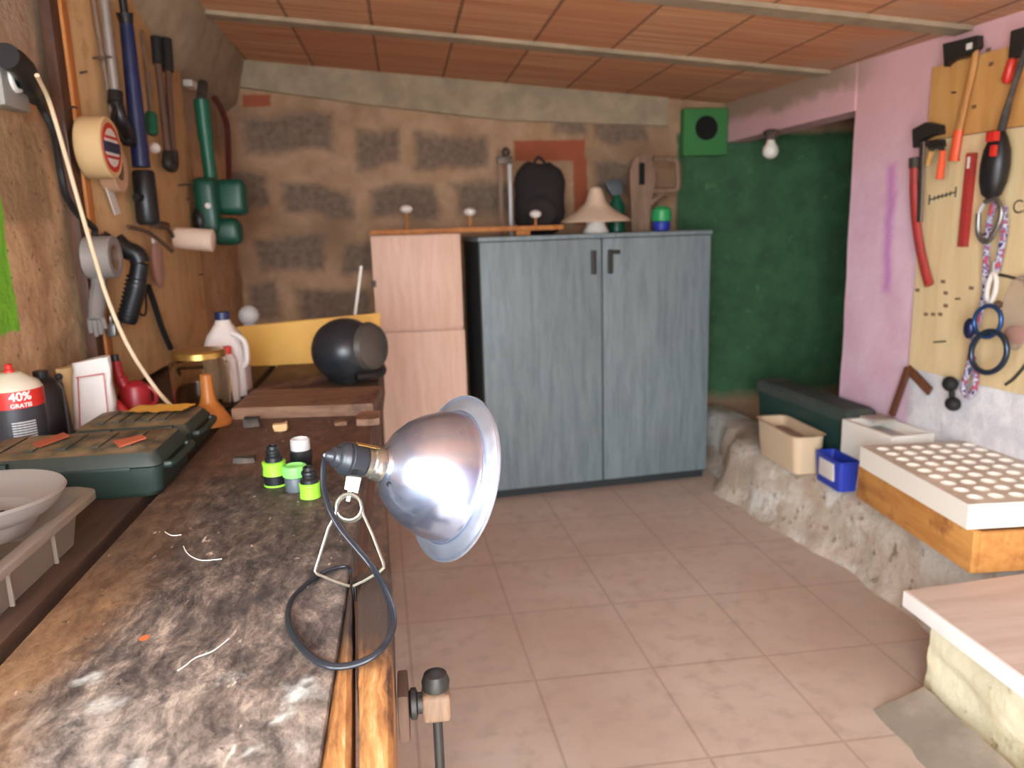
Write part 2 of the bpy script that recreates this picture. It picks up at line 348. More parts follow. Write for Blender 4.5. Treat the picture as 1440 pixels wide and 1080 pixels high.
def prism(pts, thick, bm=None, bev=0.0):
    """pts: 3-D outline in a plane; thick: extrusion vector"""
    bm = bm or nb(); A = [bm.verts.new(V(p)) for p in pts]; B = [bm.verts.new(V(p)+V(thick)) for p in pts]
    fs = [bm.faces.new(A[::-1]), bm.faces.new(B)]
    for i in range(len(A)): fs.append(bm.faces.new((A[i], A[(i+1) % len(A)], B[(i+1) % len(A)], B[i])))
    if bev: bmesh.ops.bevel(bm, geom=list(fs[0].edges)+list(fs[1].edges), offset=bev, segments=2, affect='EDGES')
    return bm
def grid(o, u, v, nu, nv, disp=None, bm=None):
    bm = bm or nb(); o, u, v = V(o), V(u), V(v); nrm = u.cross(v).normalized(); g = []
    for j in range(nv+1):
        row = []
        for i in range(nu+1):
            p = o+u*i/nu+v*j/nv
            if disp: p = p+nrm*disp(p)
            row.append(bm.verts.new(p))
        g.append(row)
    for j in range(nv):
        for i in range(nu): bm.faces.new((g[j][i], g[j][i+1], g[j+1][i+1], g[j+1][i]))
    return bm
def rough_box(a, b, n=(12, 12, 6), amp=.02, freq=5, bm=None, seed=0):
    bm = box(a, b, 0, bm); 
    bmesh.ops.subdivide_edges(bm, edges=bm.edges[:], cuts=n if isinstance(n, int) else max(n), use_grid_fill=True)
    c = (V(a)+V(b))/2
    for v_ in bm.verts:
        q = noise.noise_vector(v_.co*freq+V((seed, seed, seed)))*amp + noise.noise_vector(v_.co*freq*3)*amp*.35
        v_.co += q
    return bm
def rotz(bm, ang, c): bmesh.ops.rotate(bm, verts=bm.verts[:], cent=V(c), matrix=Matrix.Rotation(ang, 3, 'Z')); return bm
def shift(bm, d): bmesh.ops.translate(bm, verts=bm.verts[:], vec=V(d)); return bm
def text_bm(s, size, o, u, v, depth=.0006, bold=0.0, align='LEFT'):
    cu = bpy.data.curves.new('t', 'FONT'); cu.body = s; cu.size = size; cu.extrude = depth; cu.offset = bold; cu.align_x = align
    ob = bpy.data.objects.new('t', cu); me = bpy.data.meshes.new_from_object(ob); bm = nb(); bm.from_mesh(me)
    bpy.data.objects.remove(ob); bpy.data.curves.remove(cu); bpy.data.meshes.remove(me)
    u, v = V(u).normalized(), V(v).normalized(); w = u.cross(v); o = V(o)
    for q in bm.verts: q.co = o+u*q.co.x+v*q.co.y+w*q.co.z
    return bm

def rrect(x0, x1, y0, y1, r, z, n=6):
    out = []
    for cx, cy, a0 in ((x1-r, y1-r, 0), (x0+r, y1-r, 90), (x0+r, y0+r, 180), (x1-r, y0+r, 270)):
        for i in range(n+1):
            a = math.radians(a0+90*i/n); out.append(V((cx+r*math.cos(a), cy+r*math.sin(a), z)))
    return out
def loft(rings, bm=None, cap0=True, cap1=True):
    bm = bm or nb(); R_ = [[bm.verts.new(p) for p in r] for r in rings]; N = len(R_[0])
    for A, B in zip(R_, R_[1:]):
        for k in range(N): bm.faces.new((A[k], A[(k+1) % N], B[(k+1) % N], B[k]))
    if cap0: bm.faces.new(R_[0][::-1])
    if cap1: bm.faces.new(R_[-1])
    return bm

def lump(c, r, seed, amp=.008):
    b = nb(); ball(c, r, b, 24, 14)
    for q in b.verts: q.co += noise.noise_vector(q.co*14+V((seed, 0, 0)))*amp
    return b

def mesh_obj(name, bm, mat, origin=(0, 0, 0), sharp=35, parent=None, local=None):
    o3 = V(origin)
    for q in bm.verts: q.co -= o3
    bmesh.ops.recalc_face_normals(bm, faces=bm.faces[:])
    me = bpy.data.meshes.new(name); bm.to_mesh(me); bm.free()
    for p in me.polygons: p.use_smooth = True
    me.set_sharp_from_angle(angle=math.radians(sharp))
    me.materials.append(M[mat] if isinstance(mat, str) else mat)
    o = bpy.data.objects.new(name, me); COL.objects.link(o)
    if parent is not None: o.parent = parent
    else: o.location = o3
    return o
def struct(name, bm, mat, sharp=35, label=None, parent=None):
    o = mesh_obj(name, bm, mat, sharp=sharp, parent=parent)
    if parent is None: o['kind'] = 'structure'
    if label: o['label'] = label
    return o
class Thing:
    def __init__(s, name, label, cat, loc, group=None):
        s.o = bpy.data.objects.new(name, None); COL.objects.link(s.o); s.loc = V(loc); s.o.location = s.loc; s.o.empty_display_size = .05
        s.o['label'] = label; s.o['category'] = cat
        if group: s.o['group'] = group
    def part(s, name, bm, mat, parent=None, label=None, sharp=35):
        o = mesh_obj(name, bm, mat, s.loc, sharp, parent or s.o)
        if label: o['label'] = label
        return o
def solo(name, bm, mat, label, cat, group=None, loc=None, sharp=35, kind=None):
    if loc is None:
        xs = [q.co for q in bm.verts]; loc = V(((min(q.x for q in xs)+max(q.x for q in xs))/2, (min(q.y for q in xs)+max(q.y for q in xs))/2, min(q.z for q in xs)))
    o = mesh_obj(name, bm, mat, loc, sharp); o['label'] = label; o['category'] = cat
    if group: o['group'] = group
    if kind: o['kind'] = kind
    return o

# ------------------------------------------------------------------ the room
FY = -0.6                                       # garage door side, behind the camera
X1 = 3.3
struct('floor', box((-1.1, FY-.1, -.1), (X1+.1, BY+.2, 0)), 'floor')
fb = nb(); c_ = [(-1.1, FY-.1), (X1+.1, FY-.1), (X1+.1, BY+.2), (-1.1, BY+.2)]
prism([(x, y, ceil_z(x)) for x, y in c_], (0, 0, .12), fb); struct('ceiling', fb, 'ceiling')
for i, y in enumerate((3.46, 2.655, 1.84, 1.025, .21, -.605)):
    b = nb(); xa, xb = WL, 2.192-.08*y
    prism([(xa, y-.045, ceil_z(xa)-.016), (xb, y-.045, ceil_z(xb)-.016), (xb, y+.045, ceil_z(xb)-.016), (xa, y+.045, ceil_z(xa)-.016)], (0, 0, .03), b)
    struct('trim_%d' % (i+1), b, 'joist')
WY0, WY1, WZ0, WZ1 = -.45, .40, 1.02, 1.98           # window in the left wall, just behind the photographer's shoulder
def lgrid(name, y0, y1, z0, z1):
    struct(name, grid((WL, y1, z0), (0, y0-y1, 0), (0, 0, z1-z0), max(4, int((y1-y0)/.045)), max(4, int((z1-z0)/.045)), lambda p: .019+.012*noise.noise(p*5)+.006*noise.noise(p*16)), 'leftwall')
lgrid('wall_left', WY1, BY+.12, 0, 2.4); lgrid('wall_left_rear', FY-.1, WY0, 0, 2.4); lgrid('wall_left_below', WY0, WY1, 0, WZ0); lgrid('wall_left_above', WY0, WY1, WZ1, 2.4)
wf = nb()
for (y0, y1, z0, z1) in ((WY0-.02, WY0+.03, WZ0-.02, WZ1+.02), (WY1-.03, WY1+.02, WZ0-.02, WZ1+.02), (WY0, WY1, WZ0-.02, WZ0+.03), (WY0, WY1, WZ1-.03, WZ1+.02)): box((WL-.06, y0, z0), (WL+.006, y1, z1), .004, wf)
struct('window_1', wf, 'benchdark')
pw_ = bpy.data.lights.new('window_daylight', 'AREA'); pw_.shape = 'RECTANGLE'; pw_.size = WZ1-WZ0; pw_.size_y = WY1-WY0; pw_.cycles.is_portal = True
pwo = bpy.data.objects.new('window_daylight', pw_); COL.objects.link(pwo); pwo.location = (WL-.07, (WY0+WY1)/2, (WZ0+WZ1)/2); pwo.rotation_euler = (0, -PI/2, 0)
struct('wall_back', grid((WL-.1, BY, 0), (X1-WL+.1, 0, 0), (0, 0, 2.4), 120, 60, lambda p: .012*noise.noise(p*5)+.006*noise.noise(p*16)), 'backwall')
b = nb(); prism([(WL, BY-.035, ceil_z(WL)), (1.5, BY-.035, ceil_z(1.5)), (1.5, BY-.035, ceil_z(1.5)-.15), (.6, BY-.035, ceil_z(.6)-.19), (-.1, BY-.035, ceil_z(-.1)-.17), (WL, BY-.035, ceil_z(WL)-.13)], (0, .05, 0), b)
struct('trim_7', b, M['joist'])
b = nb(); rr_ = []
for i in range(9):
    y = 2.9+(BY-.04-2.9)*i/8; k = min(1, i/2)
    rr_.append([V((WL-.02, y, ceil_z(WL)+.01)), V((WL-.02, y, 2.10-.12*k+.03*math.sin(i*2))), V((WL+.02+.03*k, y, 2.12-.10*k)), V((WL+.09+.06*k-.05*i/8, y, ceil_z(WL)-.035)), V((WL+.10+.075*k-.06*i/8, y, ceil_z(WL)+.01))])
loft(rr_, b); struct('trim_8', b, 'joist')
# right wall with the opening into the green alcove
JY, LZ = 3.24, 1.80
def rw_prism(y0, y1, z0, z1, t=.14):
    a, b_ = wr(y0, z0), wr(y1, z0); return prism([a, b_, b_+WN*t, a+WN*t], (0, 0, z1-z0))
b = rw_prism(FY, JY, 0, 2.12); bmesh.ops.subdivide_edges(b, edges=b.edges[:], cuts=40, use_grid_fill=True)
for q in b.verts:
    if abs(WN.dot(q.co)-WD) < .01: q.co += WN*(.007+.006*noise.noise(q.co*6))
struct('wall_right', b, 'rightwall')
b = nb(); a0, a1 = wr(JY, 0), wr(BY, 0)
prism([V((a0.x, a0.y, LZ)), V((a0.x, a0.y, 2.12)), V((a1.x, a1.y, 2.12)), V((a1.x, a1.y, LZ-.01))], WN*.14, b)
struct('wall_right_lintel', b, 'rightwall')
struct('wall_alcove', box((X1, JY-.4, 0), (X1+.1, BY+.1, 2.0)), 'alcove')
struct('wall_alcove_front', box((2.1, JY-.5, 0), (X1+.1, JY-.4, 2.0)), 'alcove')
# front wall with the wide garage doorway the daylight comes through
DX0, DX1, DZ = -.84, .45, 2.05
struct('wall_front', box((-1.1, FY-.15, 0), (DX0, FY, 2.4)), 'leftwall')
struct('wall_front_right', box((DX1, FY-.15, 0), (X1, FY, 2.2)), 'rightwall')
b = nb(); prism([(DX0, FY, DZ), (DX1, FY, DZ), (DX1, FY, ceil_z(DX1)+.02), (DX0, FY, ceil_z(DX0)+.02)], (0, -.15, 0), b); struct('wall_front_lintel', b, 'leftwall')
struct('ground_outside', box((-8, -14, -.12), (10, FY-.1, -.02)), plain('pale concrete yard', '#d2cdc4', .9, 0, .06, 3))

# square green vent block high on the back wall
t = Thing('wall_vent', 'square green vent block with a dark hole high on the back wall', 'vent', (1.70, BY, 1.71))
b = box((1.572, BY-.07, 1.715), (1.838, BY-.005, 1.975), .02); t.part('vent_block', b, 'ventgreen')
t.part('vent_hole', lathe((1.705, BY-.072, 1.865), (0, -1, 0), [(-.004, .062), (.004, .066), (.005, .055), (.001, .0)], 20), 'hole', label='dark vent hole')

# rough ledge along the right wall and the pale block beside it
fx = lambda y: (1.70 - .15*max(0, (y-2.6)/1.0)) if y < 3.6 else min(1.66, 1.55+(y-3.6)*.9)
b = nb()
for (y0, y1) in ((1.95, 4.33),):
    N = 44; rows = []
    for i in range(N+1):
        y = y0+(y1-y0)*i/N; x0 = fx(y); xb = 2.192-.08*y-.016
        top = .325-.052*min(1, max(0, (y-1.95)/.5))
        row = []
        for (x, z) in [(x0-.05, 0), (x0-.01, .05), (x0, .12), (x0+.005, .19), (x0+.015, top-.03), (x0+.05, top), (x0+.12, top), (xb, top), (xb, 0)]:
            p = V((x, y, z)); edge = 0 if x in (xb,) else 1
            p += noise.noise_vector(p*6)*.03*edge*(1 if z < top-.01 else .25) + noise.noise_vector(p*17)*.012*edge*(1 if z < top-.01 else .25)
            if z == 0: p.z = 0
            if z == top: p.z = min(p.z, top)
            row.append(b.verts.new(p))
        rows.append(row)
    for A, B in zip(rows, rows[1:]):
        for k in range(len(A)-1): b.faces.new((A[k], A[k+1], B[k+1], B[k]))
    b.faces.new(rows[0]); b.faces.new(rows[-1][::-1])
solo('stone_ledge', b, 'stone', 'low rough ledge of stone and whitewashed mortar along the pink wall', 'ledge', loc=(1.8, 3.1, 0), sharp=60)
b = rough_box((1.42, .75, 0), (2.04, 1.83, .285), 18, .032, 7)
for q in b.verts: q.co.z = max(0, min(q.co.z, .292)); q.co.x = min(q.co.x, 2.04); q.co.y = min(q.co.y, 1.845)
solo('limestone_block', b, 'limestone', 'pale cream limestone block on the floor under the white-edged panel', 'block', sharp=60)
b = nb(); N = 24; rows = []
for i in range(N+1):
    y = .8+1.0*i/N; row = []
    for (dx, z) in [(-.16, 0), (-.13, .012), (-.08, .03), (-.02, .05), (.0, 0)]:
        p = V((1.40+dx, y, z)); p.x += (.05*noise.noise(p*7)+.02*noise.noise(p*25))*(-dx/.16); p.z += abs(.015*noise.noise(p*13)) if z > 0 else 0; row.append(b.verts.new(p))
    rows.append(row)
for A, B in zip(rows, rows[1:]):
    for k in range(len(A)-1): b.faces.new((A[k], A[k+1], B[k+1], B[k]))
b.faces.new(rows[0]); b.faces.new(rows[-1][::-1])
solo('mortar_fillet', b, 'mortar', 'grey mortar ramp on the floor along the foot of the limestone block', 'mortar', sharp=60)

# ------------------------------------------------------------------ work bench
t = Thing('workbench', 'long old wooden workbench with a stained scuffed top along the left wall', 'workbench', (-.5, 1.2, 0))
b = box((-.47, -.5, .855), (-.100, 2.9, .90), .004)
t.part('front_plank', b, 'bench')
t.part('back_plank', box((-.885, -.5, .86), (-.492, 2.9, .90), .003), 'rearplank', label='dark rear plank')
def ybar(x0a, x1a, x0b, x1b, ya_, yb_, z0, z1, cuts=30):
    b = nb(); r_ = []
    for i in range(cuts+1):
        k = i/cuts; y = ya_+(yb_-ya_)*k; xl = x0a+(x0b-x0a)*k; xr_ = x1a+(x1b-x1a)*k; c_ = min(.005, (xr_-xl)*.3)
        r_.append([V((xl, y, z0)), V((xl, y, z1-c_)), V((xl+c_, y, z1)), V((xr_-c_, y, z1)), V((xr_, y, z1-c_)), V((xr_, y, z0))])
    loft(r_, b)
    for q in b.verts:
        if q.co.z > z0+.001: q.co += V((.0012*noise.noise(q.co*30), 0, .0025*noise.noise(q.co*14)-.0025))
    return b
t.part('edge_strip', ybar(-.0985, -.062, -.0985, -.0965, .45, 1.02, .83, .899), 'beamwood', label='golden wedge-shaped edge strip')
t.part('apron_beam', ybar(-.054, -.031, -.0895, -.044, .45, 1.02, .79, .900), 'beamwood', label='split golden wood beam fixed along the front edge')
t.part('rail', box((-.135, -.4, .76), (-.101, 2.88, .853), .003), 'benchdark')
t.part('rail', box((-.86, 2.84, .76), (-.14, 2.88, .853), .003), 'benchdark')
for x in (-.16, -.83):
    for y in (-.35, 1.25, 2.78): t.part('leg', box((x-.04, y-.04, 0), (x+.04, y+.04, .858), .004), 'benchdark')

# vise screw on the bench front
v0 = V((-.0375, .875, .785))
t = Thing('bench_vise_screw', 'dark iron vise screw head with a hanging bar on the bench front', 'vise', v0)
t.part('mounting_plate', box(v0+V((-.001, -.03, -.035)), v0+V((.012, .03, .028)), .003), 'leather')
t.part('collar', lathe(v0+V((.012, 0, -.002)), (1, 0, 0), [(0, .014), (.003, .019), (.009, .019), (.011, .013), (.022, .013), (.028, .018)]), 'darksteel')
t.part('head', box(v0+V((.028, -.019, -.022)), v0+V((.063, .019, .016)), .008, None, 3), 'bracketwood', label='dusty brown cast head')
t.part('handle_knob', lathe(v0+V((.046, 0, .014)), (0, 0, 1), [(0, .012), (.003, .0165), (.012, .0175), (.022, .014), (.026, .006), (.027, 0)]), 'darksteel')
t.part('handle_bar', cyl(v0+V((.046, 0, -.022)), v0+V((.046, 0, -.22)), .0062), 'darksteel')

# ------------------------------------------------------------------ clamp lamp
def pd(x, y, dep): return EYE + dep*ray(x, y)
DP = 1.035
neck, rimc = pd(527, 652, DP), None
side = math.cos(math.radians(33))
ax = ((RGT*.965 - UPV*.255)*math.sin(math.radians(57)) + FWD*math.cos(math.radians(57))).normalized()
t = Thing('clamp_lamp', 'shiny aluminium clamp lamp gripping the front edge of the bench', 'lamp', (-.09, 1.0, .9))
prof = [(.000, .0195), (.012, .0205), (.016, .026), (.022, .038), (.032, .053), (.048, .068), (.066, .079), (.086, .0872), (.104, .0918), (.110, .0928), (.113, .0950), (.1145, .0985), (.1160, .1060), (.1185, .1120), (.1215, .1150), (.1225, .1165), (.1195, .1160), (.1205, .1145)]
inner = [(h+.0012, r-.0012) for h, r in prof[:10]][::-1]
b = lathe(neck, ax, prof[:11], 96, cap=False)
shade = t.part('lamp_shade', b, 'alu', sharp=50)
rim = t.part('rim', lathe(neck, ax, prof[10:15]+[(.1235, .1165), (.1225, .1182), (.1200, .1182), (.1188, .1165)], 96, cap=False), 'rim', shade, 'flared pale rim', 50)
S2 = rim.modifiers.new('thickness', 'SOLIDIFY'); S2.thickness = .0008; S2.offset = 0
SOL = shade.modifiers.new('thickness', 'SOLIDIFY'); SOL.thickness = .0008; SOL.offset = 0
u_, v_, w_ = frame(ax)
# vent hole near the neck, a dark inset disc lying on the shade
hd = (-UPV*.75+RGT*.15-FWD*.65); hd = (hd-ax*hd.dot(ax)).normalized()
hp = neck+ax*.0175+hd*.0305; hn = (hd*.8-ax*.6).normalized()
t.part('vent_hole', lathe(hp-hn*.002, hn, [(0, .0042), (.0024, .0042), (.0026, .0032), (.0010, .003), (.0010, 0)], 18), 'hole', shade)
t.part('socket_collar', lathe(neck-ax*.016, ax, [(0, .0175), (.001, .0200), (.006, .0200), (.007, .0188), (.009, .0188), (.011, .0212), (.016, .0218), (.021, .0236), (.025, .0228), (.027, .0200)], 40), 'chrome', label='plated socket collar')
s0 = neck-ax*.066
t.part('socket', lathe(s0, ax, [(-.004, .0045), (0, .0075), (.004, .0085), (.006, .0125), (.010, .0145), (.013, .0145), (.015, .018), (.020, .0215), (.024, .0225), (.025, .0212), (.028, .0212), (.029, .0225), (.048, .0215), (.0495, .0185), (.0496, .0)], 40), 'socketblack', label='black stepped lamp socket')
up_side = (UPV*.95 - FWD*.3); up_side = (up_side-ax*up_side.dot(ax)).normalized()
t.part('socket_clip', obox(neck-ax*.017+up_side*.0226, (ax, up_side.cross(ax), up_side), (.016, .005, .0008), .0006), 'gold', label='copper-coloured spring clip on the socket')
rl = (-UPV*.55-FWD*.8); rl = (rl-ax*rl.dot(ax)).normalized()
t.part('rocker_mark', obox(neck-ax*.033+rl*.0218, (ax, rl.cross(ax), rl), (.0045, .0045, .0012), .0008), 'black')
# bracket tab between the socket and the wire clamp
tabtop, coil = pd(500, 668, DP), pd(491, 714, DP)
tx = (RGT-UPV*.2).normalized()
b = prism([pd(488, 664, DP-.004), pd(508, 672, DP-.004), pd(503, 694, DP-.004), pd(484, 688, DP-.004)], FWD*.002, None, .0006)
cyl(pd(499, 676, DP-.0045), pd(499, 676, DP-.0015), .004, bm=b); cyl(pd(492, 686, DP-.0045), pd(492, 686, DP-.0015), .003, bm=b)
obox((pd(492, 684, DP)+pd(491, 704, DP))/2, (tx, FWD.cross(tx).normalized(), FWD), (.003, .011, .002), .001, b)
t.part('hinge_bracket', b, plain('dull plated tab', '#8f8d7e', .42, .8, .12, 60))
# spring wire clamp: coil of three turns and two legs crossing down to the jaws
b = nb(); pts = []
for i in range(3*16+1):
    a = 2*PI*i/16; pts.append(coil+(RGT*math.cos(a)+UPV*math.sin(a))*.0172+(FWD*.85-UPV*.45)*(-.006+.012*i/48))
tube(pts, .0021, 8, n=0, bm=b)
def leg(seq):
    P = [pd(x, y, d) for x, y, d in seq]
    for q in P: q.z = max(q.z, .9035)
    tube(P, .0021, 8, n=0, bm=b)
leg([(474, 710, 1.03), (472, 724, 1.03), (462, 742, 1.025), (447, 790, 1.015), (443, 803, 1.012), (446, 807, 1.012), (470, 817, 1.015), (492, 828, 1.018)])
leg([(508, 710, 1.035), (511, 724, 1.035), (524, 752, 1.03), (539, 792, 1.02), (540, 798, 1.018), (534, 804, 1.018), (512, 817, 1.018), (497, 828, 1.018)])
t.part('spring_clamp', b, 'wire', label='plated spring wire clamp')
b = nb(); q = V((-.0921, .975, .900))
obox(q+V((.0006, 0, -.006)), (V((1, 0, 0)), V((0, 1, 0)), V((0, 0, 1))), (.0006, .011, .012), .0003, b)
obox(q+V((.0032, .0, -.006)), (V((1, 0, 0)), V((0, 1, 0)), V((0, 0, 1))), (.0006, .011, .012), .0003, b)
t.part('jaw', b, 'darksteel')
# cord looping down on the bench
zc = .9045
cp = [s0-ax*.003, pd(459, 640, 1.035), pd(455, 655, 1.03), pd(455, 685, 1.02), pd(463, 715, 1.005), pd(480, 745, .995), pd(505, 775, .985), pd(527, 803, .975),
      onZ(545, 838, .930), onZ(553, 868, .922), onZ(549, 893, .916), onZ(535, 914, .914), onZ(515, 928, .909), onZ(490, 936, zc), onZ(462, 936, zc), onZ(436, 922, zc), onZ(414, 896, zc), onZ(405, 868, zc), onZ(411, 842, zc), onZ(430, 822, zc), onZ(452, 806, zc), onZ(475, 798, zc), onZ(489, 797, .9045), onZ(493, 803, .9045)]
cd = t.part('cord', tube(cp, .0032, 20, n=8, lobe=.28), 'cord', label='black lamp cord in a loop')

# ------------------------------------------------------------------ hose connectors on the bench
def connector(px, py, kind, label):
    p = onZ(px, py, .9)
    t = Thing('hose_connector', label, 'hose connector', p, 'garden hose connectors on the bench')
    Z = V((0, 0, 1))
    if kind == 'a':
        t.part('foot', lathe(p, Z, [(0, .018), (.002, .020), (.02, .021), (.022, .019)], 28), 'black'); t.part('foot_ring', lathe(p, Z, [(.0, .0185), (.001, .0208), (.004, .0208), (.005, .0185)], 28), 'lime')
        t.part('grip_band', lathe(p, Z, [(.021, .019), (.022, .0215), (.034, .0205), (.046, .0215), (.047, .018)], 28), 'lime', label='lime green grip band')
        t.part('nozzle', lathe(p, Z, [(.047, .016), (.055, .0155), (.058, .012), (.062, .012), (.064, .0135), (.068, .0135), (.070, .011), (.076, .0105), (.077, .007), (.06, .006)], 28), 'black')
    elif kind == 'b':
        t.part('collar', lathe(p, Z, [(0, .016), (.002, .0185), (.024, .0195), (.028, .017)], 28), 'greyplastic')
        b = lathe(p, Z, [(.028, .017), (.029, .0205), (.040, .0215), (.048, .0205), (.049, .016), (.046, .014), (.044, 0)], 28)
        for i in range(16):
            a = 2*PI*i/16; d = V((math.cos(a), math.sin(a), 0)); obox(p+d*.0208+Z*.038, (d, Z.cross(d), Z), (.001, .0016, .008), 0, b)
        t.part('ribbed_nut', b, 'lightgreen', label='pale green ribbed nut')
    elif kind == 'c':
        t.part('grip_band', lathe(p, Z, [(0, .016), (.001, .0185), (.014, .0178), (.027, .0185), (.028, .016)], 28), 'lime', label='lime green grip band')
        t.part('nozzle', lathe(p, Z, [(.028, .0165), (.034, .016), (.038, .012), (.042, .012), (.044, .0135), (.048, .013), (.050, .010), (.056, .0095), (.057, .007), (.045, .006)], 28), 'black')
    else:
        t.part('collar', lathe(p, Z, [(0, .016), (.002, .0185), (.030, .0185), (.034, .021), (.052, .021), (.054, .018)], 28), 'black')
        t.part('sleeve', lathe(p, Z, [(.054, .0175), (.056, .0185), (.074, .0180), (.076, .0155), (.07, .0125), (.066, 0)], 28), 'lightgrey', label='light grey sleeve')
    return t
connector(388, 682, 'a', 'lime green hose connector with black spout, leftmost of the four')
connector(417, 690, 'b', 'hose connector with a pale green ribbed nut on grey collar, in the middle')
connector(437, 699, 'c', 'short lime green hose connector with black spout, nearest the lamp')
connector(426, 670, 'd', 'black hose connector with a light grey top, at the back')

# ------------------------------------------------------------------ left part of the bench: boxes and cases
# translucent storage box
bx = (-.87, -.515, .90, 1.235)
t = Thing('storage_box', 'cloudy translucent plastic storage box with a wide rim at the bench left', 'box', (-.69, 1.07, .9))
x0, x1, y0, y1 = bx
rings = [rrect(x0+.012, x1-.012, y0+.012, y1-.012, .03, .901), rrect(x0+.004, x1-.004, y0+.004, y1-.004, .03, .955), rrect(x0-.002, x1+.006, y0-.002, y1+.004, .03, .968),
         rrect(x0-.01, x1+.018, y0-.014, y1+.012, .035, .970), rrect(x0-.012, x1+.021, y0-.016, y1+.014, .035, .966), rrect(x0-.012, x1+.021, y0-.016, y1+.014, .035, .976), rrect(x0-.006, x1+.012, y0-.01, y1+.008, .034, .980), rrect(x0+.006, x1-.003, y0+.004, y1-.004, .03, .972),
         rrect(x0+.010, x1-.010, y0+.010, y1-.010, .028, .955), rrect(x0+.018, x1-.018, y0+.018, y1-.018, .026, .906)]
t.part('box_body', loft(rings), 'boxplastic')
for yy in (.99, 1.12):
    t.part('rib', box((x1-.006, yy-.002, .905), (x1-.0006, yy+.002, .955), .0005), 'boxplastic')
for i, (px_, py_, sx, sy, sz) in enumerate(((-.60, .965, .05, .03, .020), (-.70, .98, .06, .04, .022), (-.60, 1.03, .045, .035, .016))):
    solo('dark_bundle', shift(lump(V((0, 0, 0)), (sx, sy, sz), i, .004), (px_, py_, .9075+sz+.006)), 'rubber', ('dark bundle nearest the viewer inside the storage box', 'dark bundle at the wall side inside the storage box', 'dark bundle below the tub inside the storage box')[i], 'bundle', 'dark bundles in the storage box')
# round tub resting on the box
q = onZ(15, 735, 1.0); tc = V((-.622, 1.122, .955))
t = Thing('round_tub', 'round cloudy plastic tub resting on the storage box', 'tub', tc)
t.part('tub_body', lathe(tc, (0, 0, 1), [(0, 0), (0, .070), (.003, .074), (.022, .085), (.028, .086), (.030, .100), (.040, .112), (.050, .1175), (.056, .1215), (.060, .119), (.056, .114), (.046, .108), (.034, .096), (.028, .082), (.008, .072), (.006, 0)], 56, cap=False), 'tub')
t2 = Thing('black_bracket', 'black metal bracket lying inside the round tub', 'bracket', tc+V((.0, .03, .006)))
c0 = tc+V((-.005, .0, .012))
t2.part('plate', obox(c0+V((0, 0, .008)), (V((.95, .3, 0)).normalized(), V((-.3, .95, 0)).normalized(), V((0, 0, 1))), (.042, .020, .0055), .002), 'dusty')
t2.part('upright', obox(c0+V((0.008, .012, .0185)), (V((.95, .3, 0)).normalized(), V((-.3, .95, 0)).normalized(), V((0, 0, 1))), (.022, .004, .0045), .001), 'dusty')

# power tool cases
def tool_case(x0, x1, y0, y1, z0, z1, label, lat):
    t = Thing('tool_case', label, 'tool case', ((x0+x1)/2, (y0+y1)/2, z0), 'green tool cases on the bench')
    zm = z0+(z1-z0)*.68
    t.part('lower_shell', loft([rrect(x0+.012, x1-.012, y0+.01, y1-.01, .02, z0), rrect(x0+.004, x1-.004, y0+.003, y1-.003, .02, z0+.01), rrect(x0, x1, y0, y1, .02, zm-.002)]), 'casegreen')
    lid = t.part('lid', loft([rrect(x0, x1, y0, y1, .02, zm), rrect(x0+.002, x1-.002, y0+.002, y1-.002, .02, z1-.018), rrect(x0+.012, x1-.012, y0+.012, y1-.012, .02, z1-.003), rrect(x0+.02, x1-.03, y0+.03, y1-.02, .018, z1-.003), rrect(x0+.024, x1-.034, y0+.036, y1-.024, .016, z1)]), 'casedust', label='dusty ribbed lid')
    b = nb()
    for i in range(5):
        xx = x0+.05+(x1-x0-.12)*i/4; box((xx-.008, y0+.05, z1-.001), (xx+.008, y1-.04, z1+.003), .0015, b)
    t.part('rib', b, 'casedust', lid)
    t.part('seam_band', box((x0+.08, y0-.003, zm-.006), (x1-.05, y0+.004, zm+.001), .001), 'casegreen')
    for k in lat:
        xx = x0+(x1-x0)*k; t.part('latch', box((xx-.018, y0-.008, zm-.03), (xx+.018, y0+.003, zm+.022), .003), 'casegreen')
    # carrying handle on the right end
    b = nb(); ym = (y0+y1)/2
    tube([(x1-.004, ym-.07, zm-.005), (x1+.012, ym-.065, zm-.005), (x1+.015, ym, zm-.005), (x1+.012, ym+.065, zm-.005), (x1-.004, ym+.07, zm-.005)], .007, 8, n=4, bm=b)
    t.part('handle', b, 'casegreen')
    return t
tool_case(-.80, -.455, 1.405, 1.605, .9005, .985, 'large dusty dark green tool case on the bench, in front of the smaller one', (.22,))
tool_case(-.715, -.470, 1.66, 1.86, .9005, .972, 'smaller dark green tool case behind the large one', (.3, .8))
b = nb(); g0 = onZ(178, 596, .977); g = grid((-.635, 1.765, .9785), (.13, -.02, 0), (.012, .075, 0), 14, 8, lambda p: .004+.004*noise.noise(p*40))
solo('yellow_rag', g, 'yellow', 'yellow scrap of cloth lying on the smaller tool case', 'cloth')
solo('clay_shard', prism([onZ(45, 625, .9895), onZ(90, 610, .9895), onZ(98, 614, .9895), onZ(55, 630, .9895)], (0, 0, .003), None, .0005), plain('brick red', '#a5563a', .8), 'flat brick-red shard on the left of the large tool case lid', 'shard')
solo('clay_shard', prism([onZ(160, 622, .9895), onZ(200, 613, .9895), onZ(206, 617, .9895), onZ(168, 630, .9895)], (0, 0, .003), None, .0005), plain('brick orange', '#b86040', .8), 'orange-red shard on the right of the large tool case lid', 'shard')

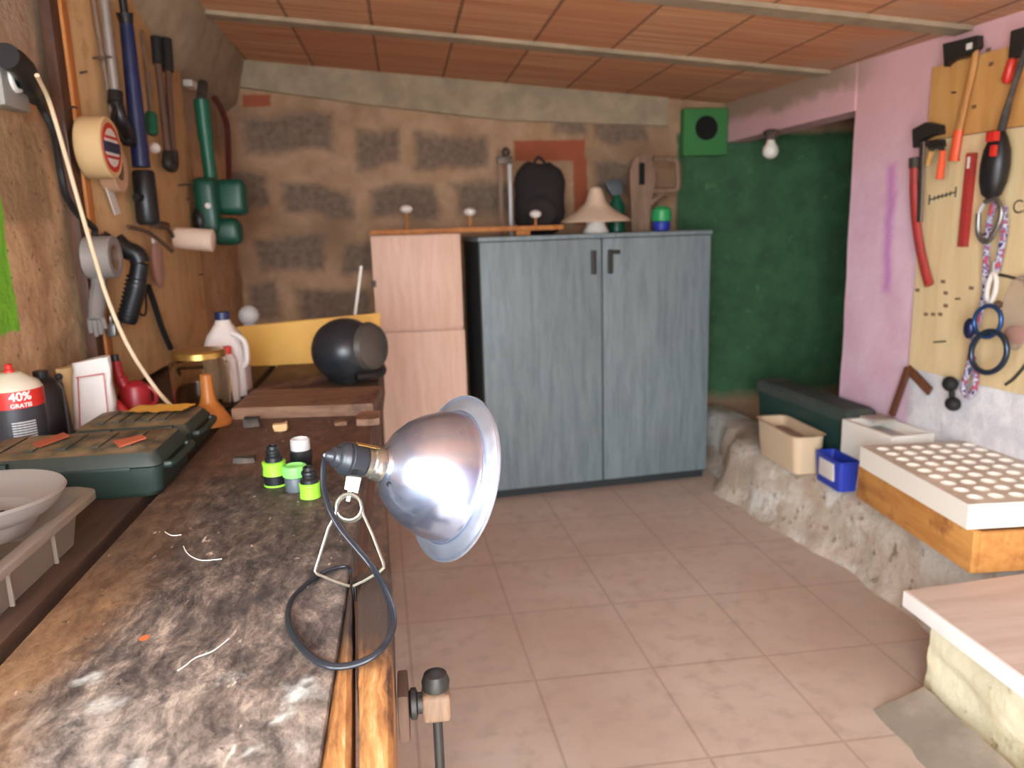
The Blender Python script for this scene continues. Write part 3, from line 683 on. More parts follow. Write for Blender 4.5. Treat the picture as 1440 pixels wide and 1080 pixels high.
# gas spray can
cc = V((-.806, 1.668, .9)); can_h = onY(20, 514, 1.668).z
t = Thing('gas_can', 'red and black gas can with a red nozzle reading 40% GRATIS', 'gas can', cc)
Z = V((0, 0, 1)); R0 = .055; h = can_h-.9-.005
M['canwhite'] = plain('cream can shoulder', '#d6cdb8', .4, .2, .05); M['canblack'] = plain('black can print', '#3b3a3e', .4, .2, .1, 20)
t.part('can_body', lathe(cc, Z, [(0, R0-.004), (.003, R0), (h*.76, R0)], 40), 'canblack')
t.part('red_band', lathe(cc, Z, [(h*.635, R0+.0004), (h*.80, R0+.0004), (h*.81, R0-.002)], 40, cap=False), 'red', label='red band')
t.part('shoulder', lathe(cc, Z, [(h*.80, R0), (h*.86, R0-.006), (h*.92, R0-.024), (h*.95, .022), (h*.96, .018)], 40), 'canwhite')
t.part('nozzle', lathe(cc, Z, [(h*.955, .010), (h*.985, .010), (h*.99, .007), (h*1.03, .0075), (h*1.045, .004)], 20), 'red', label='red nozzle')
def wrapped(s, size, z, mid, bold=0.0):
    bm = text_bm(s, size, (0, 0, 0), (1, 0, 0), (0, 1, 0), .0003, bold, 'CENTER')
    for q_ in bm.verts:
        a = mid+q_.co.x/R0; r = R0+.0012+q_.co.z; q_.co = V((cc.x+r*math.cos(a), cc.y+r*math.sin(a), z+q_.co.y))
    return bm
mid = math.radians(-52)
t.part('lettering', wrapped('40%', .0235, .9+h*.715, mid, .0006), 'white'); t.part('lettering', wrapped('GRATIS', .0115, .9+h*.648, mid, .0004), 'white')
b = nb()
for k in range(9):
    for a0 in (-2, -1, 0, 1, 2): 
        a = mid+a0*.16; d = V((math.cos(a), math.sin(a), 0)); obox(cc+d*(R0+.0002)+Z*(h*(.50-.025*k)), (d, Z.cross(d), Z), (.0005, R0*.075, h*.006), 0, b)
t.part('label_lines', b, 'lightgrey')
b = nb()
for a0 in (-.25, .25):
    a = mid+a0; d = V((math.cos(a), math.sin(a), 0)); obox(cc+d*(R0+.0002)+Z*(h*.2), (d, Z.cross(d), Z), (.0006, R0*.2, h*.05), 0, b)
t.part('label_panels', b, 'white')
# dark jar behind it and other bits against the wall
p = onY(66, 590, 1.83); p = V((max(p.x, -.82), 1.83, .9)); solo('black_bottle', lathe(p, Z, [(0, .035), (.004, .04), (.13, .04), (.15, .028), (.16, .016), (.175, .016), (.176, 0)]), 'black', 'black bottle standing behind the gas can', 'bottle')
p = onZ(103, 600, .93); q = onY(100, 600, 1.87); q.z = .9
t = Thing('soldering_stick', 'short black stick propped in front of the white paper bag', 'stick', q)
t.part('rod', tube([q+V((0, 0, .0)), q+V((-.006, .004, .075)), q+V((-.014, .008, .148))], [.006, .0055, .005], 10), 'dusty'); t.part('tip', ball(q+V((-.0142, .008, .151)), .0085), 'rubber')
# white paper bag with a red printed frame
t = Thing('paper_bag', 'crumpled white paper bag with thin red lines against the wall', 'bag', (-.82, 2.06, .9))
p0, p1, p2, p3 = onY(98, 606, 1.96), onY(160, 604, 1.96), onY(145, 506, 1.96), onY(92, 514, 1.96)
def bagpt(u, v, dep):
    q = p0.lerp(p1, u).lerp(p3.lerp(p2, u), v); q = q+V((0, dep, 0)); q.z = max(q.z, .901); return q
b = nb(); rg = []
for j in range(9):
    v = j/8; ring = []
    for i in range(20):
        a = 2*PI*i/20; u = .5+.5*math.copysign(abs(math.cos(a))**.5, math.cos(a)); dp = -.035*(1-.6*v)*math.copysign(abs(math.sin(a))**.5, math.sin(a))*-1
        q = bagpt(u, v, .04+dp); q += noise.noise_vector(q*25)*.006; q.z = max(q.z, .901); ring.append(q)
    rg.append(ring)
loft(rg, b); t.part('pack', b, 'white')
b = nb(); 
for (ua, va, ub, vb) in ((.25, .0, .25, .8), (.25, .8, .92, .8), (.92, .05, .92, .8)):
    A, B = bagpt(ua, va, -.004), bagpt(ub, vb, .012*vb-.0); tube([A, B], .0012, 6, n=0, bm=b)
t.part('printed_lines', b, 'red')
rg = []
for j in range(7):
    v = j/6; ring = []
    for i in range(18):
        a = 2*PI*i/18; c_0 = onY(80, 560, 1.99); q = V((max(WL+.004, c_0.x+.035*math.cos(a)*(1-.15*v)), 2.03+.028*math.sin(a), .901+.15*v)); q += noise.noise_vector(q*30)*.008; q.z = max(.901, q.z); ring.append(q)
    rg.append(ring)
solo('paper_roll', loft(rg), 'cream', 'crumpled cream paper pack left of the white paper bag', 'paper')
# small tube, red cone, red oil can
p = onY(156, 600, 2.12); p.z = .9; t = Thing('glue_tube', 'small black and white tube right of the paper bag', 'tube', p)
t.part('tube_body', lathe(p, Z, [(0, .014), (.002, .016), (.075, .016), (.08, .012)]), 'white'); t.part('cap', lathe(p, Z, [(.08, .011), (.105, .009), (.106, 0)]), 'black'); t.part('print_band', lathe(p, Z, [(.03, .0163), (.055, .0163)], cap=False), 'black')
p = onY(158, 600, 2.03); p.z = .9; solo('red_wedge', prism([p, p+V((.055, .01, 0)), p+V((.012, .004, .06))], (0, .02, 0), None, .002), 'red', 'bright red plastic wedge beside the paper bag', 'wedge')
p = onY(190, 600, 2.16); p.z = .9; t = Thing('oil_can', 'dark red plastic oil can with a black-capped spout', 'oil can', p)
M['canred'] = plain('dark red plastic', '#a3242a', .4, 0, .1, 20)
t.part('can_body', lathe(p+V((.012, 0, 0)), Z, [(0, .034), (.004, .040), (.055, .040), (.072, .034), (.082, .018), (.083, 0)], 28), 'canred')
t.part('handle', tube([p+V((.045, 0, .065)), p+V((.062, 0, .05)), p+V((.062, 0, .025)), p+V((.047, 0, .012))], .006, 8), 'canred')
t.part('spout', tube([p+V((-.005, -.01, .06)), p+V((-.018, -.012, .10)), p+V((-.022, -.013, .142))], [.016, .012, .009], 12), 'canred')
t.part('cap', cyl(p+V((-.022, -.013, .138)), p+V((-.0235, -.013, .158)), .0095), 'black')
# glass jar
p = V((-.553, 2.115, .9)); jz = onY(277, 497, 2.105).z-.9; r = .075
t = Thing('glass_jar', 'large clear glass jar with a dusty gold lid', 'jar', p)
t.part('glass', lathe(p, Z, [(0, 0), (0, r-.008), (.004, r), (jz*.8, r), (jz*.9, r-.012), (jz*.97, r-.016), (jz*.97, r-.02), (jz*.88, r-.016), (jz*.78, r-.005), (.01, r-.005), (.008, 0)], 40, cap=False), 'glass')
t.part('lid', lathe(p, Z, [(jz*.93, r-.012), (jz*.93, r-.007), (jz*1.02, r-.007), (jz*1.05, r-.012), (jz*1.05, 0)], 40), 'gold')
# inverted amber funnel
p = V((-.500, 1.955, .9)); t = Thing('funnel', 'amber orange plastic funnel standing upside down before the glass jar', 'funnel', p)
t.part('cone', lathe(p, Z, [(0, .050), (.008, .051), (.035, .036), (.055, .022)], 32, cap=False), 'amber'); t.part('spout', lathe(p, Z, [(.055, .022), (.07, .017), (.125, .014), (.125, .012), (.07, .015)], 24, cap=False), 'amber')
# red capped bottle, milky jug
p = V((-.505, 2.225, .9)); bz = onY(316, 488, 2.22).z-.9
t = Thing('slim_bottle', 'slim cloudy bottle with a red cap between jar and milky jug', 'bottle', p)
t.part('bottle_body', lathe(p, Z, [(0, .02), (.003, .023), (bz*.78, .023), (bz*.87, .012), (bz*.9, .010)]), 'jug'); t.part('cap', lathe(p, Z, [(bz*.87, .0125), (bz, .0125), (bz*1.01, .009)]), 'red', label='red cap')
jx, jy = -.532, 2.33; jt = onY(305, 442, jy).z
t = Thing('plastic_jug', 'milky plastic jug with a navy cap and moulded handle', 'jug', (jx, jy, .9))
rings = [rrect(jx-.055, jx+.055, jy-.055, jy+.055, .022, .9005), rrect(jx-.058, jx+.058, jy-.058, jy+.058, .022, .91), rrect(jx-.058, jx+.058, jy-.058, jy+.058, .022, jt-.10), rrect(jx-.045, jx+.045, jy-.045, jy+.045, .03, jt-.06), rrect(jx-.024, jx+.024, jy-.024, jy+.024, .023, jt-.028), rrect(jx-.018, jx+.018, jy-.018, jy+.018, .017, jt-.012)]
t.part('jug_body', loft(rings), 'jug'); t.part('cap', cyl((jx, jy, jt-.016), (jx, jy, jt+.006), .021), 'blue', label='navy cap')
t.part('handle', tube([(jx+.03, jy-.045, jt-.05), (jx+.064, jy-.05, jt-.075), (jx+.066, jy-.05, jt-.13), (jx+.052, jy-.05, jt-.15)], .008, 8), 'jug')

# far end of the bench: planks, helmet, yellow board
def slab(pts, z0, z1, name, mat, label, cat): return solo(name, prism([V((x, y, z0)) for x, y in pts], (0, 0, z1-z0), None, .002), mat, label, cat)
slab([(-.455, 1.985), (-.10, 1.945), (-.085, 2.17), (-.445, 2.22)], .9003, .930, 'wood_plank', 'plank', 'dusty plank lying across the far end of the bench', 'plank')
slab([(-.47, 2.262), (-.45, 2.235), (-.24, 2.49), (-.26, 2.51)], .9003, .922, 'wood_batten', 'benchdark', 'dark batten lying askew behind the dusty plank', 'batten')
b = rough_box((-.135, 1.84, .9005), (-.082, 1.925, .917), 4, .004, 20)
for q in b.verts: q.co.z = max(q.co.z, .9005)
solo('wood_offcut', b, 'plank', 'pale wood offcut at the bench edge before the plank', 'wood offcut')
hc = V((-.198, 2.425, .902))
t = Thing('helmet', 'dusty black rounded helmet on the bench beside the beige cabinet', 'helmet', hc)
b = nb(); ball(hc+V((0, 0, .098)), (.104, .12, .098), b, 32, 20)
for q in b.verts:
    if q.co.z < hc.z+.012: q.co.z = hc.z
t.part('shell', b, plain('helmet shell', '#24272c', .35, 0, .2, 18, dirt='#3a3a3c'))
b = lathe(hc+V((.03, -.02, .105)), V((.75, -.55, .1)), [(.060, .076), (.076, .068), (.086, .045), (.089, .0)], 28); t.part('visor', b, plain('dusty visor', '#3f3b37', .4, 0, .15, 14, dirt='#4c443d'))
t.part('chin_guard', tube([hc+V((.035, -.118, .03)), hc+V((.085, -.09, .03)), hc+V((.108, -.035, .03)), hc+V((.103, .03, .04))], .014, 10), 'black')
ya, yb, yc_, yd = onY(333, 520, 2.80), onY(535, 508, 2.80), onY(535, 440, 2.80), onY(333, 460, 2.80); ya.z = yb.z = .9008
solo('yellow_board', prism([ya, yb, yc_, yd], (0, .018, 0), None, .002), 'yellow', 'long yellow board standing on edge at the far end of the bench', 'board')
p = onY(351, 455, 2.86); p.z = .9005
t = Thing('globe_bottle', 'dusty round-topped bottle peeping over the left end of the yellow board', 'bottle', p)
t.part('bottle_neck', lathe(p, Z, [(0, .028), (.003, .03), (.12, .03), (.145, .02)]), 'lightgrey'); t.part('globe', ball(p+V((0, 0, .175)), .036), 'lightgrey')
a, b_ = onY(499, 445, 2.845), onY(508, 374, 2.845); lo = a+(a-b_)*(a.z-.901)/(b_.z-a.z)
solo('white_stick', tube([lo, b_], .0055, 10, n=0), 'whiteplastic', 'thin pale stick standing up behind the yellow board', 'stick')
# scraps on the bench
for i, (px, py, w, d, h, mat, lab) in enumerate((
        (355, 600, .035, .025, .022, 'dusty', 'dark lump lying on the bench before the planks'),
        (395, 606, .03, .018, .018, 'cream', 'pale wood chip lying on the bench before the planks'),
        (345, 650, .04, .02, .012, 'dusty', 'dark flat scrap between tool case and hose connectors'),
        (480, 598, .03, .02, .01, 'plank', 'brown wood scrap right of the pale chip'))):
    p = onZ(px, py, .9); b = rough_box(p+V((-w/2, -d/2, .001)), p+V((w/2, d/2, h)), 3, .004, 60, None, i)
    for q in b.verts: q.co.z = max(q.co.z, .9004)
    solo('scrap_piece', b, mat, lab, 'scrap')
for (seq, lab) in (([(258, 768), (262, 776), (270, 783), (285, 788), (312, 786)], 'curled pale fibre lying on the bench left of the lamp'), ([(322, 898), (300, 915), (275, 925), (262, 935), (250, 943)], 'pale twine with a knot lying on the near bench top'), ([(232, 748), (242, 753), (255, 752)], 'tiny pale fibre beyond the curled one')):
    solo('pale_fibre', tube([onZ(x, y, .9012) for x, y in seq], .0007, 6, n=5), 'whiteplastic', lab, 'fibre')

# ------------------------------------------------------------------ left wall: socket, cords, board and tools
pb0, pb1 = 2.305, 3.42; BT = .022                       # board span and thickness
t = Thing('tool_board', 'tall plywood tool board fixed to the left wall', 'tool board', (WL+.01, 3.0, .92))
b = box((WL+.001, pb0, .92), (WL+BT, pb1, 2.20), .002); t.part('plywood', b, 'plyleft')
t.part('batten', box((WL+.001, 2.262, .92), (WL+BT+.012, 2.302, 2.2), .003), 'batten', label='orange wood batten along the near edge')
t.part('batten', box((WL+.001, 2.205, .92), (WL+BT+.006, 2.258, 2.2), .003), 'shadestrip', label='dark brown strip painted as the shaded gap outside the orange batten')  # added dark strip: its colour stands in for shade between wall and board
S = WL+BT                                               # board surface
def sl(x, y, off=.03): return onX(x, y, S+off)
NX = V((1, 0, 0))
def nail(x, y, l=.05):
    p = onX(x, y, S+l*.5); p.x = S-.004
    tb = tube([p, p+NX*l, p+NX*(l+.003)+V((0, 0, .008))], .0022, 6, n=0); return tb
tboard = t
# wall socket with two plugs
p = onX(18, 118, WL+.03); p.x = WL+.012
t = Thing('wall_socket', 'old grey wall socket at the left edge of the picture', 'socket', p)
t.part('back_plate', box(p+V((-.01, -.07, -.055)), p+V((.028, .05, .055)), .008), plain('old grey bakelite', '#8d8881', .5)); t.part('outlet', lathe(p+V((.024, -.01, .01)), NX, [(0, .032), (.01, .03), (.012, .024), (.004, .022), (.004, 0)]), 'whiteplastic')
pc = [onL(8, 78, .075), onL(30, 95, .07), onL(45, 125, .05), onL(58, 152, .03), onL(75, 185, .045), onL(85, 240, .06), onL(93, 275, .06), onL(107, 298, .06), onL(122, 312, .06), onL(133, 322, .06), onL(133, 330, .06), onL(140, 334, .06), onL(150, 331, .06)]
t = Thing('power_lead', 'black power lead hanging from the wall socket to the grey tape roll', 'cable', pc[2])
t.part('cable', tube(pc[2:], .0085, 10), 'black')
t.part('plug', tube([pc[0], pc[1], pc[2], pc[2].lerp(pc[3], .5)], [.026, .026, .02, .012], 14, n=4), 'black')
wc = [onL(52, 106, .118), onL(58, 118, .11), onL(70, 145, .10), onL(88, 205, .10), onL(107, 272, .11), onL(128, 345, .13), onL(152, 422, .16), onL(182, 490, .19), onL(218, 545, .23)]
wc += [onY(245, 575, 1.93), onY(262, 588, 1.90), onY(268, 592, 1.895)]; wc[-1].z = .9065
solo('white_lead', tube(wc, .0050, 10), plain('cream cable sheath', '#d6bd9c', .5, 0, .05, 20), 'cream white lead running from the socket down to the bench', 'cable', loc=wc[0])

HG = 'tools hanging on the left board'
# tape rolls
def tape_roll(c, r, w, ri, mat, name, label, logo=False):
    t = Thing(name, label, 'tape roll', c, None)
    t.part('roll', lathe(c-NX*w/2, NX, [(0, ri), (.0, r-.002), (.002, r), (w-.002, r), (w, r-.002), (w, ri), (0, ri)], 40, cap=False), mat)
    t.part('core', lathe(c-NX*w/2, NX, [(.002, ri+.0005), (w-.002, ri+.0005), (w-.002, ri-.003), (.002, ri-.003), (.002, ri+.0005)], 32, cap=False), 'bracketwood')
    return t
c = sl(138, 208, .05); c.x = S+.050; rr = (onX(138, 165, c.x).z-onX(138, 250, c.x).z)/2
t = Thing('tape_roll', 'large roll of cream tape with a red and blue label', 'tape roll', c)
b = lathe(c-NX*.034, NX, [(0, rr-.004), (.004, rr), (.064, rr), (.068, rr-.004), (.068, 0)], 44); t.part('roll', b, 'cream')
lab = t.part('label_disc', lathe(c+NX*.034, NX, [(0, rr*.8), (.001, rr*.8), (.001, 0)], 40), 'red', label='oval red label')
t.part('label_centre', lathe(c+NX*.0345, NX, [(0, rr*.62), (.0012, rr*.62), (.0012, 0)], 40), 'whiteplastic', lab)
t.part('label_band', box(c+V((.0352, -rr*.74, -rr*.17)), c+V((.0368, rr*.74, rr*.17))), 'blue', lab); t.part('label_line', box(c+V((.0352, -rr*.6, -rr*.36)), c+V((.0366, rr*.6, -rr*.27))), 'red', lab); t.part('label_line', box(c+V((.0352, -rr*.6, rr*.27)), c+V((.0366, rr*.6, rr*.36))), 'red', lab)
hk = [onX(108, 240, S+.03), onX(106, 205, S+.025), onX(106, 178, S+.02), onX(112, 167, S+.025), onX(119, 167, S+.03)]
for q in hk: q.y = min(q.y, c.y-rr-.012) if False else q.y
solo('wire_hook', tube([V((S+.012, c.y-rr-.02, c.z-rr*.7)), V((S+.014, c.y-rr-.022, c.z)), V((S+.012, c.y-rr-.02, c.z+rr*.75)), V((S+.02, c.y-rr+.01, c.z+rr+.012)), V((S+.03, c.y-.05, c.z+rr+.014))], .0028, 8), 'nail', 'bent wire hook by the large cream tape roll', 'hook')
c2 = sl(165, 238, .03); c2.x = S+.024; c2.y = c.y+rr+.085; c2.z = onX(165, 238, c2.x).z
t = Thing('tape_roll', 'small beige tape roll hanging behind the large cream one', 'tape roll', c2)
t.part('roll', lathe(c2-NX*.022, NX, [(0, .035), (0, .066), (.002, .068), (.042, .068), (.044, .066), (.044, .035), (0, .035)], 36, cap=False), plain('beige tape', '#c8a283', .7))
t.part('core', lathe(c2-NX*.02, NX, [(0, .0352), (.04, .0352), (.04, .031), (0, .031), (0, .0352)], 30, cap=False), 'bracketwood')
a, b_ = sl(151, 264, .012), sl(164, 300, .012)
solo('paper_tag', prism([a+V((0, -.02, 0)), a+V((0, .03, .005)), b_+V((0, .03, .0)), b_+V((0, -.02, -.005))], (.003, 0, 0), None, .0005), 'whiteplastic', 'white paper tag hanging below the tape rolls', 'tag')
# caulking gun
t = Thing('caulking_gun', 'grey-tubed caulking gun with a black handle, left of the blue pump', 'caulking gun', sl(162, 205, .02))
a0, a1, a2 = onX(146, -6, S+.04), onX(162, 130, S+.04), onX(163, 205, S+.04)
t.part('barrel', cyl(a0, a1, .0135), plain('grey tube metal', '#8d837b', .45, .3, .1)); t.part('end_cap', cyl(a1, a1.lerp(a2, .2), .021), 'black')
t.part('grip', tube([a1.lerp(a2, .1), a1.lerp(a2, .5)+V((.01, .02, 0)), onX(180, 190, S+.04), onX(182, 204, S+.04)], [.018, .02, .02, .016], 12), 'black')
t.part('trigger', tube([a1.lerp(a2, .25), onX(158, 175, S+.05), onX(172, 198, S+.05)], .007, 8), 'black')
a, b_ = onX(131, -5, S+.012), onX(163, 200, S+.012)
solo('thin_rod', tube([a, a.lerp(b_, .75), b_], .008, 10), 'bracketwood', 'thin brown rod hanging left of the caulking gun', 'rod')
# blue pump
t = Thing('hand_pump', 'long navy blue hand pump with black ends', 'pump', onX(205, 318, S+.035))
k = [onX(x, y, S+.045) for x, y in ((171, -12), (175, 18), (178, 35), (199, 235), (201, 240), (209, 316))]
t.part('rod', cyl(k[0], k[1], .012), 'black'); t.part('head', cyl(k[1], k[2], .025, .019), 'black'); t.part('barrel', cyl(k[2], k[3], .020, .027), 'blue'); t.part('grip', lathe(k[4], k[5]-k[4], [(0, .029), (.006, .033), ((k[5]-k[4]).length-.012, .035), ((k[5]-k[4]).length, .028)], 24), 'black')
t.part('valve', cyl(k[4].lerp(k[5], .5), k[4].lerp(k[5], .5)+V((-.01, -.06, .0)), .012), 'black')
# long wire rods and screwdriver
a, b_ = onX(199, 42, S+.01), onX(213, 168, S+.01); solo('wire_rod', tube([a, b_], .006, 8, n=0), 'bracketwood', 'thin rusty rod right of the blue pump', 'rod')
a, m_, b_ = onX(212, 158, S+.03), onX(214, 190, S+.03), onX(218, 208, S+.03)
t = Thing('screwdriver', 'small green and white handled screwdriver right of the blue pump', 'screwdriver', b_)
t.part('handle', lathe(a, m_-a, [(0, .014), (.01, .02), ((m_-a).length-.01, .02), ((m_-a).length, .012)], 16), 'green'); t.part('handle_end', ball(b_, .018), 'white'); t.part('blade', cyl(onX(208, 100, S+.03), a, .005), 'steel')
# bolt cutter
t = Thing('bolt_cutter', 'dark bolt cutter with two long arms hanging on the board', 'bolt cutter', onX(238, 236, S+.02))
A = [onX(x, y, S+.035) for x, y in ((219, 52), (222, 90), (231, 170), (236, 215))]; B = [onX(x, y, S+.035) for x, y in ((233, 55), (236, 100), (240, 170), (243, 212))]
t.part('arm', tube([A[1], A[2], A[3]], .012, 10), 'leather'); t.part('arm', tube([B[1], B[2], B[3]], .012, 10), 'leather')
t.part('grip', tube([A[0], A[1]], .018, 12, n=2), 'rubber'); t.part('grip', tube([B[0], B[1]], .021, 12, n=2), 'rubber')
t.part('jaws', tube([A[3], onX(236, 232, S+.035), onX(244, 234, S+.035), B[3]], .018, 10), 'darksteel')
# green garden tool on the wall beyond the board
g = [onX(x, y, WL+.09) for x, y in ((283, 140), (290, 200), (297, 255))]
t = Thing('hedge_trimmer', 'dark green garden trimmer with two rounded housings hanging near the corner', 'garden tool', g[2])
t.part('shaft', tube(g, [.03, .026, .03], 12), 'green'); t.part('shaft_grip', tube([onX(285, 118, WL+.08), onX(283, 140, WL+.09)], .02, 10, n=2), 'dusty')
t.part('arm', tube([onX(302, 138, WL+.06), onX(312, 155, WL+.06), onX(320, 185, WL+.06), onX(322, 256, WL+.06)], .013, 10), plain('dark red brown', '#5a241e', .5))
h1 = onX(297, 290, WL+.10); h2 = onX(325, 278, WL+.10); h3 = onX(318, 325, WL+.10); h2.y = h1.y+.14; h2 = V((WL+.22, h1.y+.05, onY(327, 278, h1.y+.05).z)); h2.x = onY(327, 278, h2.y).x; h3 = onY(319, 326, h1.y+.02); h1 = onY(293, 290, h1.y)
def blob(c, h, bev, seed):
    b = box(V(c)-V(h), V(c)+V(h), bev, None, 5)
    for q in b.verts: q.co += noise.noise_vector(q.co*12+V((seed, 0, 0)))*.006
    return b
M['deepgreen'] = plain('deep green plastic', '#0c4634', .4, 0, .2, 18, dirt='#1b4a3c')
hs = t.part('housing', blob(h1, (.045, .05, .115), .035, 1), 'deepgreen'); t.part('housing', blob(h2, (.058, .05, .07), .032, 2), 'deepgreen'); t.part('housing', blob(h3, (.06, .05, .056), .04, 3), 'deepgreen')
t.part('screw_cap', cyl(h1+V((.01, -.045, .0)), h1+V((.012, -.060, .0)), .011), 'white', hs); t.part('side_panel', lump(h1+V((-.03, -.02, -.06)), (.03, .04, .06), 5, .003), 'black', hs)
p = onX(268, 120, WL+.015); solo('white_peg', box(p+V((-.02, -.05, -.012)), p+V((.02, .05, .016)), .004), 'whiteplastic', 'white peg on the wall above the green garden tool', 'hook')
# paint roller
a, b_ = V((-.80, 3.28, 0)), V((-.665, 3.30, 0)); a = onY(252, 335, 3.0); b_ = onY(301, 339, 3.0)
ra = (onY(252, 320, 3.0).z-onY(252, 352, 3.0).z)/2
t = Thing('paint_roller', 'dusty white paint roller sticking out from the left board', 'paint roller', a)
t.part('sleeve', lathe(onY(246, 334, 3.0), b_-a, [(0, ra*.86), (.004, ra*.95), ((b_-onY(246, 334, 3.0)).length-.004, ra), ((b_-onY(246, 334, 3.0)).length, ra*.8)], 28), plain('dusty fleece', '#d8bfa8', .95, 0, .1, 40, bump=.3))
w0 = onY(246, 334, 3.0); t.part('frame', tube([w0+V((.01, 0, 0)), V((max(S+.022, w0.x-.015), w0.y-.015, w0.z)), V((S+.03, 2.94, w0.z+.01)), V((S+.03, 2.88, w0.z+.04))], .006, 8), 'nail')
a, b_ = onX(190, 335, S+.03), onX(212, 332, S+.03); t.part('handle', tube([V((S+.03, 2.88, w0.z+.04)), V((S+.03, 2.76, w0.z+.045))], .014, 10, n=2), 'leather')
# grey duct tape, heat gun, gloves, padlock
c = onX(146, 362, S+.055); c.x = S+.05; rr = .056
t = Thing('tape_roll', 'wide grey duct tape roll hanging above the grey glove', 'tape roll', c)
M['duct'] = plain('silver grey tape', '#8d8580', .5, .1, .12, 16)
t.part('roll', lathe(c-NX*.035, NX, [(0, .034), (0, rr-.002), (.002, rr), (.068, rr), (.07, rr-.002), (.07, .034), (0, .034)], 40, cap=False), 'duct'); t.part('core', lathe(c-NX*.033, NX, [(0, .0345), (.066, .0345), (.066, .030), (0, .030), (0, .0345)], 30, cap=False), 'bracketwood')
c_y = c.y
gy = c.y+.14
g = [onY(x, y, gy) for x, y in ((162, 338), (175, 350), (192, 358), (197, 370), (190, 410), (178, 453))]
t = Thing('heat_gun', 'black pistol-shaped heat gun with a ribbed grip hanging below the blue pump', 'heat gun', g[3])
t.part('barrel', tube(g[:4], [.026, .026, .024], 14), 'black'); t.part('grip', tube(g[3:], [.024, .027, .027, .024], 14), 'black')
b = nb()
for i in range(10):
    p = g[3].lerp(g[5], .25+.07*i); d = (g[5]-g[3]).normalized(); lathe(p, d, [(-.002, .0265), (0, .0285), (.002, .0265)], 18, b)
t.part('grip_rib', b, 'rubber')
t.part('cable', tube([g[0], g[0]+V((-.03, .02, .02)), V((S+.02, gy+.06, g[0].z))], .006, 8), 'black')
p0 = onX(135, 388, S+.035)
tboard.part('nail', cyl((S-.003, 2.285, 1.272), (S+.06, 2.285, 1.276), .003, seg=8), 'nail')
t = Thing('work_glove', 'grey work glove hanging under the grey tape roll', 'glove', p0)
b = nb(); cs = [onX(x, y, S+.036) for x, y in ((139, 392), (138, 412), (136, 440), (135, 452))]
tube(cs, [.022, .026, .024, .02], 12, n=4, bm=b, flat=.8); t.part('palm', b, plain('grey leather', '#77706c', .8, 0, .15, 25))
for dx, dl in ((-.014, .04), (-.004, .05), (.006, .045), (.015, .03)):
    q = cs[-1]+V((dx, 0, .01)); t.part('finger', tube([q, q+V((dx*.2, .004, -dl*.6)), q+V((dx*.2, .006, -dl))], [.007, .0065, .005], 8), plain('grey leather finger', '#77706c', .8, 0, .15, 25))
p = onX(157, 462, S+.032); p.y += .02
t = Thing('padlock', 'small steel padlock hanging low on the left board', 'padlock', p)
t.part('lock_body', box(p+V((-.012, -.03, -.022)), p+V((.012, .03, .014)), .004), 'steel'); t.part('shackle', tube([p+V((0, -.02, .012)), p+V((0, -.02, .035)), p+V((0, 0, .045)), p+V((0, .02, .035)), p+V((0, .02, .012))], .005, 8), 'steel')
q = [onX(x, y, S+.02) for x, y in ((208, 402), (216, 425), (228, 462), (240, 490))]
solo('black_hose', tube(q, .010, 10), 'rubber', 'black hose piece hanging right of the heat gun', 'hose')
q = [onX(x, y, S+.015) for x, y in ((195, 395), (192, 425), (198, 442), (205, 440), (205, 415), (203, 398))]
solo('wire_loop', tube(q, .0035, 8), 'rubber', 'thin black wire loop hanging right of the heat gun', 'wire')
q = onX(222, 372, S+.026)
t = Thing('plastic_sachet', 'translucent pinkish plastic sachet hanging under the paint roller', 'sachet', q)
b = nb(); ball(q, (.016, .045, .075), b, 18, 12); t.part('pouch', b, clear('pink plastic film', '#c49a8c', .3, .4)); t.part('header', box(q+V((-.003, -.025, .07)), q+V((.003, .025, .095)), .001), 'whiteplastic')
p = onX(200, 328, S+.03); solo('cross_pin', tube([p+V((0, -.12, .02)), p+V((.02, 0, 0)), p+V((.05, .12, -.06))], .007, 8), 'leather', 'brown rod slanting across below the blue pump', 'rod')
# nails of the board
b = nb()
for yy, zz, l_ in ((2.36, 1.80, .02), (2.47, 1.86, .05), (3.20, 1.55, .05), (3.36, 1.2, .02), (3.30, 1.5, .02)):
    tboard.part('nail', cyl((S-.003, yy, zz), (S+l_, yy, zz+.004), .003, seg=8), 'nail')

# ------------------------------------------------------------------ cabinets at the back
ca, cb = V((.350, 3.712, 0)), V((1.545, 3.822, 0)); cu = (cb-ca).normalized(); cn = V((-cu.y, cu.x, 0)); W = (cb-ca).length; CH = 1.312
def cpt(u, d, z): return ca+cu*u+cn*d+V((0, 0, z))
def cbox(u0, u1, d0, d1, z0, z1, bev=0.0, bm=None): return obox(cpt((u0+u1)/2, (d0+d1)/2, (z0+z1)/2), (cu, cn, V((0, 0, 1))), ((u1-u0)/2, (d1-d0)/2, (z1-z0)/2), bev, bm)
t = Thing('cupboard', 'wide blue-grey two-door cupboard standing against the back wall', 'cupboard', (.95, 3.95, 0))
t.part('plinth', cbox(.01, W-.01, .03, .41, 0, .045), 'cabin')
t.part('carcass', cbox(0, W, .021, .42, .045, CH-.02, .002), 'cabin'); t.part('top_panel', cbox(-.004, W+.004, -.004, .425, CH-.02, CH, .003), 'cabgrey')
mid_ = W*.512
d1 = t.part('door', cbox(.004, mid_-.004, 0, .02, .05, CH-.024, .003), 'cabgrey'); d2 = t.part('door', cbox(mid_+.004, W-.004, 0, .02, .05, CH-.024, .003), 'cabgrey')
hz = (onY(831, 352, 3.76).z, onY(831, 386, 3.76).z)
t.part('handle', cbox(mid_-.058, mid_-.036, -.024, -.0005, hz[1], hz[0], .005), 'darksteel', d1)
